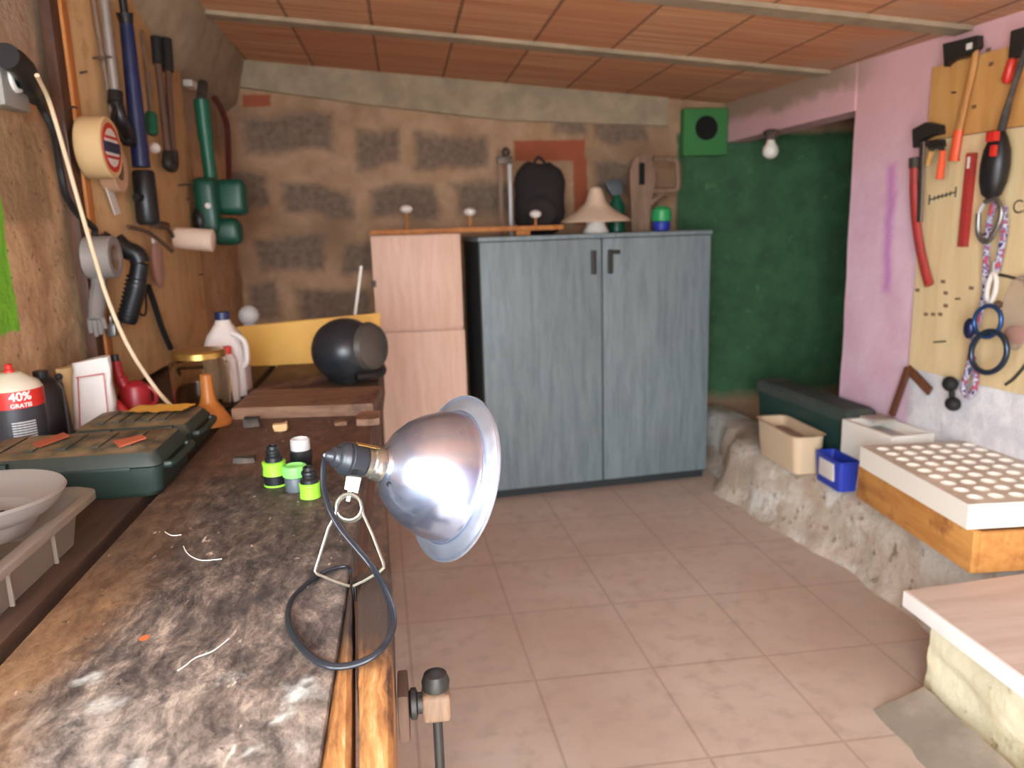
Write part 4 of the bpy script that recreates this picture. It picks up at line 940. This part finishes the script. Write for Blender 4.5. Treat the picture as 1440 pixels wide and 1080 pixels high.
hb = cbox(mid_+.028, mid_+.050, -.024, -.0005, hz[1], hz[0], .005); cbox(mid_+.045, mid_+.088, -.022, -.0005, hz[0]-.022, hz[0]-.002, .004, hb); t.part('handle', hb, 'darksteel', d2)
# narrow beige cabinet
NX0, NX1, NY, NH = -.152, .262, 3.70, 1.335
t = Thing('narrow_cabinet', 'narrow beige cabinet with two stacked doors left of the blue-grey cupboard', 'cabinet', (.055, 3.9, 0))
t.part('carcass', box((NX0+.004, NY+.02, 0), (NX1-.002, NY+.42, NH), .002), 'cabbeige')
d = t.part('door', box((NX0, NY, .893), (NX1, NY+.018, NH-.004), .003), 'cabbeige'); t.part('door', box((NX0+.006, NY, .06), (NX1+.004, NY+.018, .882), .003), 'cabbeige')
t.part('hinge', box((NX0-.006, NY-.004, 1.10), (NX0+.012, NY+.006, 1.13), .002), 'darksteel', d)
# coat rack lying on top
pz = NH+.0008; 
t = Thing('coat_rack', 'orange wooden coat rack lying on the cabinets with white knobs upward', 'coat rack', (.35, 3.9, pz))
e0, e1 = V((-.165, 3.86, pz)), V((.79, 3.92, pz)); ru = (e1-e0).normalized(); rn = V((-ru.y, ru.x, 0))
t.part('board', obox((e0+e1)/2+V((0, 0, .0125)), (ru, rn, V((0, 0, 1))), ((e1-e0).length/2, .05, .012), .004), 'pine')
q = onY(736, 326, 3.87); t.part('spacer', box((q.x-.035, 3.87, CH+.0005), (q.x+.035, 3.95, pz+.001), .003), 'pine')
for i, (px, py) in enumerate(((571, 294), (661, 298), (753, 301))):
    q = onY(px, py, 3.88); zz = pz+.024
    k_ = t.part('peg', lathe((q.x, q.y, zz), V((0, 0, 1)), [(0, .008), (.004, .006), (q.z-zz-.004, .005)], 16), 'pine')
    t.part('knob', ball((q.x, q.y, q.z), (.030, .026, .020)), 'whiteplastic', k_, 'white porcelain knob')
CT = CH+.0005
# things standing on the cupboard
bc = V((.722, 4.14, CT))
t = Thing('backpack', 'dark rounded backpack standing on the cupboard before the brick patch', 'bag', bc)
b = nb(); ball(bc+V((0, 0, .185)), (1, 1, 1), b, 36, 24)
for q in b.verts:
    d = q.co-(bc+V((0, 0, .185))); f = lambda v, e: math.copysign(abs(v)**e, v)
    q.co = bc+V((0, 0, .185))+V((.132*f(d.x, .62), .07*f(d.y, .7), .186*f(d.z, .62))); q.co += noise.noise_vector(q.co*16)*.018; q.co.z = max(q.co.z, bc.z+.0005)
t.part('bag_body', b, plain('black canvas', '#221c1b', .9, 0, .25, 30))
t.part('pocket', lump(bc+V((-.005, -.075, .11)), (.085, .03, .085), 4, .008), plain('dark canvas pocket', '#2c2422', .9, 0, .2, 30))
t.part('strap', tube([bc+V((-.03, 0, .36)), bc+V((-.005, -.01, .395)), bc+V((.035, 0, .36))], .008, 8), 'rubber')
q = onY(713, 312, 4.08)
bq = V((q.x, 4.08, CT)); tz = onY(713, 205, 4.08).z
t = Thing('bar_clamp', 'tall thin bar clamp leaning upright left of the backpack', 'clamp', bq)
t.part('bar', box(bq+V((-.038, -.006, 0)), (bq.x-.018, bq.y+.006, tz-.02), .002), 'bracketwood'); t.part('bar', box(bq+V((.012, -.006, 0)), (bq.x+.030, bq.y+.006, tz-.06), .002), 'lightgrey')
t.part('clamp_head', box((bq.x-.042, bq.y-.015, tz-.09), (bq.x+.036, bq.y+.015, tz-.05), .006), 'nail'); t.part('screw_knob', ball((bq.x+.005, bq.y, tz-.03), .022), 'nail')
# conical white shade on its base
q = onY(838, 318, 3.92); lc = V((q.x, 3.92, CT))
hat_t = onY(838, 262, 3.92).z-CT; sk = onY(838, 311, 3.92).z-CT
t = Thing('cone_lamp', 'white cone-shaped lampshade on a short base atop the cupboard', 'lamp', lc)
t.part('base', lathe(lc, Z, [(0, .062), (.01, .066), (sk*.6, .05), (sk*1.15, .045)], 32), 'whiteplastic')
t.part('lamp_shade', lathe(lc, Z, [(sk-.004, .176), (sk, .180), (sk+.012, .168), (sk+.05, .10), (sk+.09, .055), (hat_t-.012, .03), (hat_t, .012), (hat_t, 0)], 40), plain('warm white shade', '#d5bda2', .6, 0, .05, 8))
# trigger sprayer
q = onY(868, 300, 4.12); p = V((q.x, 4.13, CT)); th = onY(868, 252, 4.13).z-CT
t = Thing('spray_bottle', 'green spray bottle with a grey trigger head behind the white lampshade', 'spray bottle', p)
t.part('bottle_body', lathe(p, Z, [(0, .04), (.004, .044), (th*.5, .044), (th*.66, .02), (th*.7, .016)]), 'green')
t.part('trigger_head', loft([rrect(p.x-.03, p.x+.03, p.y-.018, p.y+.018, .01, p.z+th*.7), rrect(p.x-.055, p.x+.035, p.y-.02, p.y+.02, .012, p.z+th*.82), rrect(p.x-.07, p.x+.03, p.y-.018, p.y+.018, .012, p.z+th*.95), rrect(p.x-.04, p.x+.01, p.y-.012, p.y+.012, .01, p.z+th)]), 'greyplastic')
# arched bracket
q0, q1 = onY(900, 318, 4.03), onY(945, 240, 4.03)
bx0 = q0.x; top = onY(905, 215, 4.03).z
t = Thing('wooden_bracket', 'grey-brown wooden bracket with an arched top and square loop on the cupboard', 'bracket', (bx0, 4.03, CT))
o = [(bx0-.045, CT), (bx0+.055, CT), (bx0+.05, CT+.14), (bx0+.075, CT+.2), (bx0+.08, top-.09), (bx0+.06, top-.02), (bx0+.01, top), (bx0-.04, top-.03), (bx0-.06, top-.10), (bx0-.05, CT+.12)]
t.part('upright', prism([V((x, 4.02, z)) for x, z in o], (0, .04, 0), None, .006), 'bracketwood')
t.part('slot', box((bx0-.01, 4.012, top-.16), (bx0+.02, 4.0195, top-.05), .002), 'hole')
lp = [V((bx0+.07, 4.03, CT+.21)), V((bx0+.19, 4.03, CT+.21)), V((bx0+.205, 4.03, CT+.25)), V((bx0+.2, 4.03, top-.06)), V((bx0+.17, 4.03, top-.035)), V((bx0+.07, 4.03, top-.03))]
t.part('loop', tube(lp, .016, 10, n=4), 'bracketwood'); t.part('brace', tube([V((bx0+.04, 4.03, CT+.13)), V((bx0+.14, 4.03, CT+.205))], .014, 8, n=1), 'bracketwood')
q = onY(931, 320, 3.98); p = V((q.x, 3.99, CT)); th = onY(931, 290, 3.99).z-CT
t = Thing('green_jar', 'round jar with a bright green lid on the right end of the cupboard', 'jar', p)
t.part('jar_body', lathe(p, Z, [(0, .035), (.004, .042), (th*.35, .046), (th*.4, .04)]), 'brightblue', label='blue lower part'); t.part('lid', lathe(p, Z, [(th*.4, .05), (th*.5, .054), (th*.85, .05), (th, .03), (th, 0)]), plain('bright green lid', '#2f9d57', .4))
# bulb on the lintel
q = wr(3.82, 1.762, .045)
t = Thing('light_bulb', 'bare white bulb in a dark holder under the pink lintel', 'light bulb', q)
t.part('holder', lathe(q+V((0, 0, .012)), Z, [(-.03, .022), (-.02, .03), (-.005, .03), (0, .036), (.012, .04), (.02, .02)]), 'dusty')
b = lathe(q+V((0, 0, -.018)), -Z, [(0, .018), (.015, .022), (.035, .036), (.055, .040), (.075, .034), (.088, .018), (.092, 0)], 28); t.part('bulb', b, plain('milky bulb', '#e4e0d4', .25))

# ------------------------------------------------------------------ things on the ledge
LT = .2745
t = Thing('cream_bin', 'low cream plastic bin with a wavy rim on the ledge', 'bin', (1.66, 3.0, LT))
x0, x1, y0, y1 = 1.60, 1.745, 2.99, 3.37
b = loft([rrect(x0+.015, x1-.015, y0+.015, y1-.015, .03, LT), rrect(x0+.005, x1-.005, y0+.004, y1-.004, .035, LT+.09), rrect(x0, x1, y0, y1, .04, LT+.165), rrect(x0-.008, x1+.008, y0-.008, y1+.008, .04, LT+.172), rrect(x0+.004, x1-.004, y0+.004, y1-.004, .036, LT+.170), rrect(x0+.012, x1-.012, y0+.012, y1-.012, .03, LT+.09), rrect(x0+.02, x1-.02, y0+.02, y1-.02, .025, LT+.01)])
t.part('bin_body', b, plain('dusty cream plastic', '#d9c1a0', .6, 0, .1, 8))
t.part('contents', lump(V((1.672, 3.18, LT+.12)), (.048, .14, .03), 9, .01), plain('brown contents', '#a08a78', .9))
t = Thing('storage_crate', 'long dark green lidded crate on the ledge against the pink wall', 'crate', (1.84, 3.2, LT))
ang = math.atan(.08)
x0, x1, y0, y1 = 1.775, 1.905, 2.935, 3.66
b = loft([rrect(x0+.01, x1-.01, y0+.01, y1-.01, .02, LT), rrect(x0, x1, y0, y1, .02, LT+.235)]); t.part('crate_body', rotz(b, ang, (1.84, 3.2, 0)), plain('dark teal plastic', '#24413a', .5, 0, .12, 10))
b = loft([rrect(x0-.008, x1+.008, y0-.008, y1+.008, .022, LT+.236), rrect(x0-.008, x1+.008, y0-.008, y1+.008, .022, LT+.275), rrect(x0+.006, x1-.006, y0+.006, y1-.006, .02, LT+.29)]); t.part('lid', rotz(b, ang, (1.84, 3.2, 0)), plain('dusty teal lid', '#3a4640', .7, 0, .15, 8, dirt='#5d5a52'))
p = V((1.712, 2.85, LT))
t = Thing('blue_tub', 'bright blue tub with a white label on the ledge beside the cream bin', 'tub', p)
b = loft([rrect(p.x-.038, p.x+.038, p.y-.09, p.y+.09, .015, p.z), rrect(p.x-.046, p.x+.046, p.y-.10, p.y+.10, .016, p.z+.125), rrect(p.x-.041, p.x+.041, p.y-.095, p.y+.095, .014, p.z+.124), rrect(p.x-.032, p.x+.032, p.y-.085, p.y+.085, .012, p.z+.01)]); t.part('tub_body', b, 'brightblue')
t.part('label_panel', box((p.x-.0475, p.y-.055, p.z+.035), (p.x-.0405, p.y+.055, p.z+.108), .001), 'whiteplastic', label='white label')
def wbox(a, c, h, Y0, Y1, z0, z1): pass
foam_c = V((1.862, 2.76, LT)); fu, fv = WN, WT
t = Thing('foam_box', 'white polystyrene box on the ledge behind the holed tray', 'foam box', foam_c)
b = nb(); Hh = .265
for (cu_, cv_, hu, hv, z0, z1) in ((0, 0, .095, .15, 0, .02), (-.085, 0, .010, .15, .02, Hh), (.085, 0, .010, .15, .02, Hh), (0, -.14, .075, .010, .02, Hh), (0, .14, .075, .010, .02, Hh)):
    obox(foam_c+fu*cu_+fv*cv_+V((0, 0, (z0+z1)/2)), (fu, fv, V((0, 0, 1))), (hu, hv, (z1-z0)/2), .003, b)
t.part('box_body', b, 'foam'); t.part('filling', obox(foam_c+V((0, 0, .21)), (fu, fv, V((0, 0, 1))), (.074, .129, .02), .01), plain('grey white filling', '#c9c4c2', .9, 0, .1, 25, bump=.4))
t.part('lid_flap', obox(foam_c+fu*.03+fv*.09+V((0, 0, Hh+.006)), (fu, fv, V((0, 0, 1))), (.05, .05, .005), .003), plain('dusty flap', '#b5aa9e', .85))
# wooden box and the polystyrene tray
A_, B_ = V((1.62, 2.555, 0)), V((1.575, 1.90, 0))
tu = (A_-B_).normalized(); tv = V((tu.y, -tu.x, 0))       # tu away from the viewer, tv toward the wall
bl = (A_-B_).length; bw = .40; BZ0, BZ1 = .332, .462
t = Thing('wooden_box', 'shallow honey-coloured wooden box under the white holed tray', 'box', (B_+A_)/2+V((.15, 0, BZ0)))
def wb(u0, u1, v0, v1, z0, z1, bev=.003): return obox(B_+tu*(u0+u1)/2+tv*(v0+v1)/2+V((0, 0, (z0+z1)/2)), (tu, tv, V((0, 0, 1))), ((u1-u0)/2, (v1-v0)/2, (z1-z0)/2), bev)
t.part('front_board', wb(0, bl, 0, .022, BZ0, BZ1), 'boxwood'); t.part('rear_board', wb(0, bl, bw-.022, bw, BZ0, BZ1), 'boxwood')
t.part('side_board', wb(.0, .022, .0225, bw-.0225, BZ0, BZ1-.006), 'boxwood'); t.part('side_board', wb(bl-.022, bl, .0225, bw-.0225, BZ0, BZ1), 'boxwood'); t.part('bottom_board', wb(.0225, bl-.0225, .0225, bw-.0225, BZ0, BZ0+.012, 0), 'boxwood')
TZ0, TZ1 = BZ1+.001, BZ1+.078
t = Thing('seed_tray', 'thick white polystyrene tray with rows of round holes on the wooden box', 'seed tray', (B_+A_)/2+V((.2, 0, TZ0)))
U0, U1, V0, V1 = .015, bl-.03, -.012, bw+.02
# body with real holes: top surface tiled by cells with a circular hole
nu_, nv_ = 9, 6
b = nb()
def tp(u, v, z): return B_+tu*u+tv*v+V((0, 0, z))
mg = .022; cu0, cu1, cv0, cv1 = U0+mg, U1-mg, V0+mg, V1-mg
holes = nb()
K = 16
for i in range(nu_):
    for j in range(nv_):
        a0, a1 = cu0+(cu1-cu0)*i/nu_, cu0+(cu1-cu0)*(i+1)/nu_; b0, b1 = cv0+(cv1-cv0)*j/nv_, cv0+(cv1-cv0)*(j+1)/nv_
        mu, mv = (a0+a1)/2, (b0+b1)/2; r = .0225; out = []; inn = []
        for k in range(K):
            a = 2*PI*(k+.5)/K; c_, s_ = math.cos(a), math.sin(a); m = max(abs(c_), abs(s_))
            # square outline points; snap the ones next to a corner to the corner
            su, sv = c_/m*(a1-a0)/2, s_/m*(b1-b0)/2
            out.append(b.verts.new(tp(mu+su, mv+sv, TZ1))); inn.append(b.verts.new(tp(mu+r*c_, mv+r*s_, TZ1)))
        low = [holes.verts.new(tp(mu+r*.8*math.cos(2*PI*(k+.5)/K), mv+r*.8*math.sin(2*PI*(k+.5)/K), TZ1-.014)) for k in range(K)]
        hi_ = [holes.verts.new(v_.co) for v_ in inn]
        for k in range(K):
            k2 = (k+1) % K; b.faces.new((out[k], out[k2], inn[k2], inn[k])); holes.faces.new((hi_[k], hi_[k2], low[k2], low[k]))
        holes.faces.new(low)
        for (ca_, cb_, k) in ((1, 1, K//8-1), (-1, 1, 3*K//8-1), (-1, -1, 5*K//8-1), (1, -1, 7*K//8-1)):
            cv_ = b.verts.new(tp(mu+ca_*(a1-a0)/2, mv+cb_*(b1-b0)/2, TZ1)); b.faces.new((out[k], cv_, out[(k+1) % K]))
o4 = [(U0, V0), (U1, V0), (U1, V1), (U0, V1)]; i4 = [(cu0, cv0), (cu1, cv0), (cu1, cv1), (cu0, cv1)]
O = [b.verts.new(tp(u, v, TZ1)) for u, v in o4]; I = [b.verts.new(tp(u, v, TZ1)) for u, v in i4]; Lw = [b.verts.new(tp(u, v, TZ0)) for u, v in o4]
for k in range(4):
    k2 = (k+1) % 4; b.faces.new((O[k], O[k2], I[k2], I[k])); b.faces.new((Lw[k], Lw[k2], O[k2], O[k]))
b.faces.new(Lw[::-1])
n = NT('dusty polystyrene'); co = n.world(); pz_ = n.sep(co); k = n.noise(co, 9, 5); k2 = n.noise(co, 90, 3)
topm = n.smooth(pz_[2], TZ1-.002, TZ1-.001); c = n.mix(n.math('MULTIPLY', topm, n.smooth(k, .3, .6, .5, .95)), '#efe9dc', '#c3b4a4'); n.bump(k2, .25, .003); M['dustfoam'] = n.fin(c, .85)
t.part('tray_body', b, 'dustfoam', sharp=30)
t.part('hole_cups', holes, plain('clean white holes', '#f6f1e6', .85, 0, .03, 60), label='white round holes in the tray top')
# white-edged panel on the limestone block
PZ = .2935; e = [onZ(1270, 836, .325), onZ(1440, 803, .325)]
pA = V((1.325, 1.835, 0)); pdv = V((.985, .17, 0)).normalized()
pts = [pA, V((1.315, .80, 0)), V((1.90, .80, 0)), V((1.985, 1.90, 0)), V((1.73, 1.892, 0))]
pts = [pA, V((1.315, .80, 0)), V((2.0, .80, 0)), V((1.96, 1.885, 0))]
t = Thing('laminate_panel', 'pinkish laminate panel with a white front edge on the limestone block', 'panel', (1.6, 1.4, PZ))
t.part('panel_board', prism([V((q.x+.006, q.y, PZ)) for q in pts], (0, 0, .042), None, .001), 'panel')
t.part('edge_band', obox((pts[0]+pts[1])/2+V((.002, 0, PZ+.0195)), (V((0.01, 1.035, 0)).normalized(), V((1, -.01, 0)).normalized(), V((0, 0, 1))), (.518, .006, .0235), .004), 'whiteedge', label='thick white edge band')
# wooden square leaning at the wall
k = [onR(1254, 584, .03), onR(1277, 518, .02), onR(1308, 551, .02)]
t = Thing('wooden_square', 'brown angled wooden square leaning on the pink wall above the foam box', 'square', k[1])
def bar(a, b_, w, th=.014): d = (b_-a).normalized(); s_ = WN.cross(d).normalized(); return obox((a+b_)/2, (d, s_, WN), ((b_-a).length/2, w/2, th/2), .002)
t.part('arm', bar(k[0], k[1], .028), 'brownwood'); t.part('arm', bar(k[1]-WN*.0, k[2], .034, .013), 'brownwood')

# ------------------------------------------------------------------ right tool board and its tools
RB = .016                                              # board thickness
def bo(x, y, off): return onR(x, y, RB+off)
t = Thing('tool_board', 'pale plywood tool board with an orange upper panel on the right wall', 'tool board', wr(2.3, .76))
def rboard(y0, y1, z0, z1, th): a, b_ = wr(y0, z0, .0005), wr(y1, z0, .0005); return prism([a, b_, b_-WN*(th-.0005), a-WN*(th-.0005)], (0, 0, z1-z0), None, .001)
zs = 1.625
t.part('lower_plywood', rboard(1.30, 2.785, .765, zs, RB), 'ply', label='pale lower plywood'); t.part('upper_plywood', rboard(1.30, 2.775, zs+.003, 1.885, RB+.002), 'plytop', label='orange upper plywood')
o = bo(1422, 300, .0012); t.part('handwriting', text_bm('Ca', .062, wr(o.y, o.z, RB+.0012), -WT, (0, 0, 1), .0003, .0), 'dusty', label='dark handwritten letters')
b = nb(); o1, o2 = bo(1307, 281, .001), bo(1344, 270, .001)
tube([o1, o2], .003, 6, n=0, bm=b); tube([o1+V((0, 0, .018)), o1-V((0, 0, .018))], .003, 6, n=0, bm=b); tube([o2+V((0, 0, .018)), o2-V((0, 0, .018))], .003, 6, n=0, bm=b)
for f in (.2, .35, .5, .65, .8): q = o1.lerp(o2, f); tube([q-V((0, 0, .008)), q+V((0, 0, .008))], .0025, 6, n=0, bm=b)
t.part('ruler_mark', b, 'dusty')
b = nb()
for (x, y) in ((1290, 408), (1330, 412), (1326, 396), (1330, 430), (1302, 442), (1312, 442), (1322, 442), (1366, 405), (1370, 150), (1394, 90), (1390, 70)):
    q = bo(x, y, .001); obox(q, (WT, V((0, 0, 1)), WN), (.010, .006, .001), 0, b)
t.part('pencil_marks', b, 'bracketwood')
tb2 = t
for (x, y, l_) in ((1345, 130, .02), (1385, 330, .02), (1350, 420, .02), (1330, 480, .053)):
    q = bo(x, y, 0); t.part('nail', cyl(q+WN*.003, q-WN*l_, .003, seg=8), 'nail')
D = -WN
# hatchet
t = Thing('hatchet', 'hatchet with a dark head and orange grip at the top of the right board', 'hatchet', bo(1340, 225, .03))
h0, h1, h2, h3 = bo(1372, 62, .025), bo(1369, 92, .025), bo(1348, 183, .025), bo(1341, 226, .025)
t.part('handle', tube([h0, h1, h2], [.013, .014, .015], 12, n=3, flat=.7), 'ash'); t.part('grip', tube([h2, h2.lerp(h3, .6), h3], [.0185, .019, .024], 12, n=3, flat=.75), 'orange', label='orange rubber grip')
hd_ = [bo(1336, 62, .01), bo(1384, 50, .01), bo(1385, 66, .01), bo(1374, 78, .01), bo(1346, 84, .01), bo(1338, 94, .01)]
hp_ = t.part('axe_head', prism(hd_, D*.034, None, .004), 'darksteel'); q = bo(1363, 65, .0455); t.part('sticker', bar(q-WT*.012, q+WT*.012, .02, .0015), 'whiteplastic', hp_)
# pipe wrench
t = Thing('pipe_wrench', 'long red-handled pipe wrench hanging at the left edge of the right board', 'wrench', bo(1308, 400, .03))
hs_ = [bo(x, y, .03) for x, y in ((1285, 228), (1285, 260), (1287, 300), (1293, 345), (1302, 385), (1307, 401))]
t.part('handle', tube(hs_, [.017, .019, .02, .02, .02, .017], 12, flat=.7), 'darkred', label='curved red handle')
t.part('handle_end', tube([bo(1287, 222, .03), bo(1287, 236, .03)], .022, 12, n=1), 'dusty')
b = tube([bo(1297, 200, .045), bo(1295, 260, .045), bo(1293, 312, .045)], .014, 10, n=3, flat=.5); t.part('shank', b, 'nail')
b = nb(); prism([bo(1293, 182, .02), bo(1312, 172, .02), bo(1330, 176, .02), bo(1331, 188, .02), bo(1316, 190, .02), bo(1303, 196, .02), bo(1306, 206, .02), bo(1294, 208, .02)], D*.035, b, .003); t.part('jaw', b, 'darksteel')
b = nb(); prism([bo(1310, 198, .022), bo(1331, 196, .022), bo(1332, 206, .022), bo(1314, 210, .022)], D*.03, b, .003); t.part('hook_jaw', b, 'darksteel')
# pincers with orange handles
t = Thing('pincers', 'pincers with short orange handles hanging beside the pipe wrench', 'pincers', bo(1324, 250, .02))
t.part('handle', tube([bo(1326, 212, .072), bo(1324, 232, .072), bo(1321, 252, .072)], [.011, .013, .013], 10, n=3), 'orange'); t.part('handle', tube([bo(1310, 212, .072), bo(1307, 222, .072), bo(1304, 232, .072)], [.009, .009, .008], 10, n=3), plain('tan wood', '#b98a4a', .6))
t.part('jaws', tube([bo(1326, 213, .072), bo(1322, 206, .072), bo(1312, 207, .072), bo(1310, 213, .072)], .009, 8, n=3), 'darksteel')
# red bar
a, b_ = bo(1367, 215, .012), bo(1354, 347, .012)
t = Thing('spirit_level', 'slim dull red level hanging in the middle of the right board', 'level', b_)
t.part('level_body', bar(a, b_, .030, .022), 'darkred'); q = a.lerp(b_, .1); t.part('label_sticker', bar(q-V((0, 0, .02)), q+V((0, 0, .02)), .014, .0235), 'whiteplastic')
# long-necked black tool
t = Thing('power_file', 'black teardrop-bodied tool with a red switch and long thin neck', 'power tool', bo(1395, 282, .05))
bb = [bo(x, y, .055) for x, y in ((1406, 184), (1401, 205), (1398, 235), (1395, 262), (1393, 280))]
b = lathe(bb[0], bb[-1]-bb[0], [(0, .018), (.02, .030), (.06, .045), (.11, .050), (.16, .046), (.20, .034), ((bb[-1]-bb[0]).length, .016)], 28, None, .8); t.part('tool_body', b, 'black')
t.part('neck', tube([bo(1407, 188, .055), bo(1420, 140, .055), bo(1445, 62, .05)], [.013, .010, .010], 10, n=3), 'dusty')
q = bo(1396, 192, .105); t.part('switch', obox(q, (WT, V((0, 0, 1)), WN), (.018, .016, .012), .005), 'red', label='red switch'); q = bo(1397, 212, .112); t.part('switch', obox(q, (WT, V((0, 0, 1)), WN), (.009, .018, .008), .004), 'red', label='lower red switch tab')
# screw clamp
a, b_ = bo(1424, 82, .03), bo(1415, 117, .03)
t = Thing('screw_clamp', 'small screw clamp with a red handle at the top right corner', 'clamp', b_)
t.part('handle', lathe(a, b_-a, [(0, .010), (.01, .014), ((b_-a).length-.012, .017), ((b_-a).length, .011)], 16), 'red', label='red handle'); t.part('screw', cyl(bo(1431, 55, .03), a, .006), 'steel')
b = obox(bo(1436, 60, .026), (WT, V((0, 0, 1)), WN), (.03, .042, .016), .005); t.part('clamp_frame', b, 'darksteel')
# climbing rope, clip, rings
n = NT('braided rope'); co = n.co(); k = n.noise(co, 55, 2, .5); c = n.ramp(k, [(.38, '#1f2a6a'), (.46, '#d5d0d2'), (.54, '#5a5f9a'), (.62, '#b04a52')]); n.bump(k, .3, .003); M['rope'] = n.fin(c, .8)
rp = [bo(x, y, o) for x, y, o in ((1411, 290, .034), (1413, 320, .034), (1408, 350, .034), (1402, 380, .034))]
r2 = [bo(x, y, o) for x, y, o in ((1399, 285, .034), (1392, 310, .034), (1387, 360, .036), (1385, 410, .036), (1379, 440, .04), (1370, 468, .04), (1365, 500, .045), (1360, 525, .04), (1354, 545, .04), (1360, 557, .04), (1370, 548, .04), (1372, 525, .04), (1367, 500, .03))]
t = Thing('climbing_rope', 'braided blue, white and red rope hanging from the board in a bight', 'rope', r2[0])
t.part('strand', tube(r2, .0105, 10, n=6), 'rope'); t.part('strand', tube(rp, .0105, 10, n=6), 'rope'); t.part('whipping', tube([bo(1401, 368, .034), bo(1399, 385, .034)], .0125, 10, n=1), 'lightgrey')
M['trans'] = clear('clear acetate', '#d6cdbc', .15, .6)
cl = [bo(x, y, .06) for x, y in ((1376, 300), (1385, 284), (1400, 280), (1408, 296), (1402, 320), (1388, 340), (1376, 330))]
t = Thing('carabiner', 'grey metal carabiner at the top of the hanging rope', 'carabiner', cl[1]); t.part('hook_body', tube(cl[1:]+[cl[0]], .0085, 10, n=5), 'steel'); t.part('gate', tube([cl[0], cl[1]], .007, 8, n=1), 'lightgrey')
w = [bo(x, y, .066) for x, y in ((1396, 385), (1390, 400), (1388, 418), (1394, 424), (1400, 408), (1401, 392))]
t = Thing('white_buckle', 'shiny white buckle on the rope above the blue rings', 'buckle', w[2]); t.part('loop', tube(w, .008, 10, closed=True, n=5), 'whiteplastic'); t.part('rivet', ball(bo(1404, 428, .066), .013), 'leather')
def ring_(cx_, cy_, rw, rh, off, tilt=0):
    P = []
    for i in range(20):
        a = 2*PI*i/20; P.append(bo(cx_+rw*math.cos(a)+tilt*math.sin(a), cy_+rh*math.sin(a), off))
    return P
t = Thing('figure_eight', 'blue and grey figure-eight climbing ring hanging on the rope', 'climbing ring', bo(1390, 478, .06))
t.part('upper_ring', tube(ring_(1389, 452, 19, 22, .09, -2), .0075, 12, True, 3), plain('blue anodised', '#35588c', .3, .7, .15)); t.part('lower_ring', tube(ring_(1391, 495, 25, 29, .09, -3), .0095, 12, True, 3), plain('dark anodised', '#3e4a5a', .3, .7, .15))
t.part('waist', ball(bo(1363, 462, .092), (.016, .022, .036)), plain('dark blue anodised', '#2a3258', .3, .6, .15))
# clear bag
q = bo(1432, 440, .05)
t = Thing('plastic_bag', 'clear plastic bag with reddish bits hanging at the right edge', 'bag', q)
b = lump(q, (.020, .064, .122), 6, .008); t.part('film', b, 'bag'); t.part('contents', lump(q-V((0, 0, .07))+WN*.004, (.012, .05, .03), 7, .004), plain('reddish bits', '#b57a68', .7, 0, .2, 40))
q2 = [bo(x, y, .006) for x, y in ((1402, 386), (1422, 390), (1446, 400), (1462, 440), (1452, 495), (1430, 528), (1414, 541))]
solo('thin_cable', tube(q2, .005, 8), 'dusty', 'thin dark cable looping at the right edge of the board', 'cable')
t = Thing('black_hook', 'double black rubber hook low on the right board', 'hook', bo(1338, 555, .02))
t.part('knob', ball(bo(1336, 540, .026), (.025, .03, .028)), 'rubber'); t.part('knob', ball(bo(1340, 568, .026), (.025, .03, .026)), 'rubber'); t.part('stem', tube([bo(1338, 540, .02), bo(1339, 568, .02)], .010, 8, n=1), 'rubber')

# ------------------------------------------------------------------ daylight and exposure
w = bpy.data.worlds.new('sky'); SC.world = w; w.use_nodes = True
bg = w.node_tree.nodes['Background']; bg.inputs['Color'].default_value = (.84, .93, 1.0, 1); bg.inputs['Strength'].default_value = 6.5
pl_ = bpy.data.lights.new('doorway_daylight', 'AREA'); pl_.shape = 'RECTANGLE'; pl_.size = DX1-DX0; pl_.size_y = DZ; pl_.cycles.is_portal = True
po = bpy.data.objects.new('doorway_daylight', pl_); COL.objects.link(po); po.location = ((DX0+DX1)/2, FY-.16, DZ/2); po.rotation_euler = (PI/2, 0, 0)
SC.view_settings.view_transform = 'Standard'; SC.view_settings.look = 'None'; SC.view_settings.gamma = 1.0; SC.view_settings.use_curve_mapping = False
SC.view_settings.exposure = 1.95
SC.cycles.max_bounces = 10; SC.cycles.diffuse_bounces = 6; SC.cycles.transmission_bounces = 8
SC.cycles.use_denoising = True
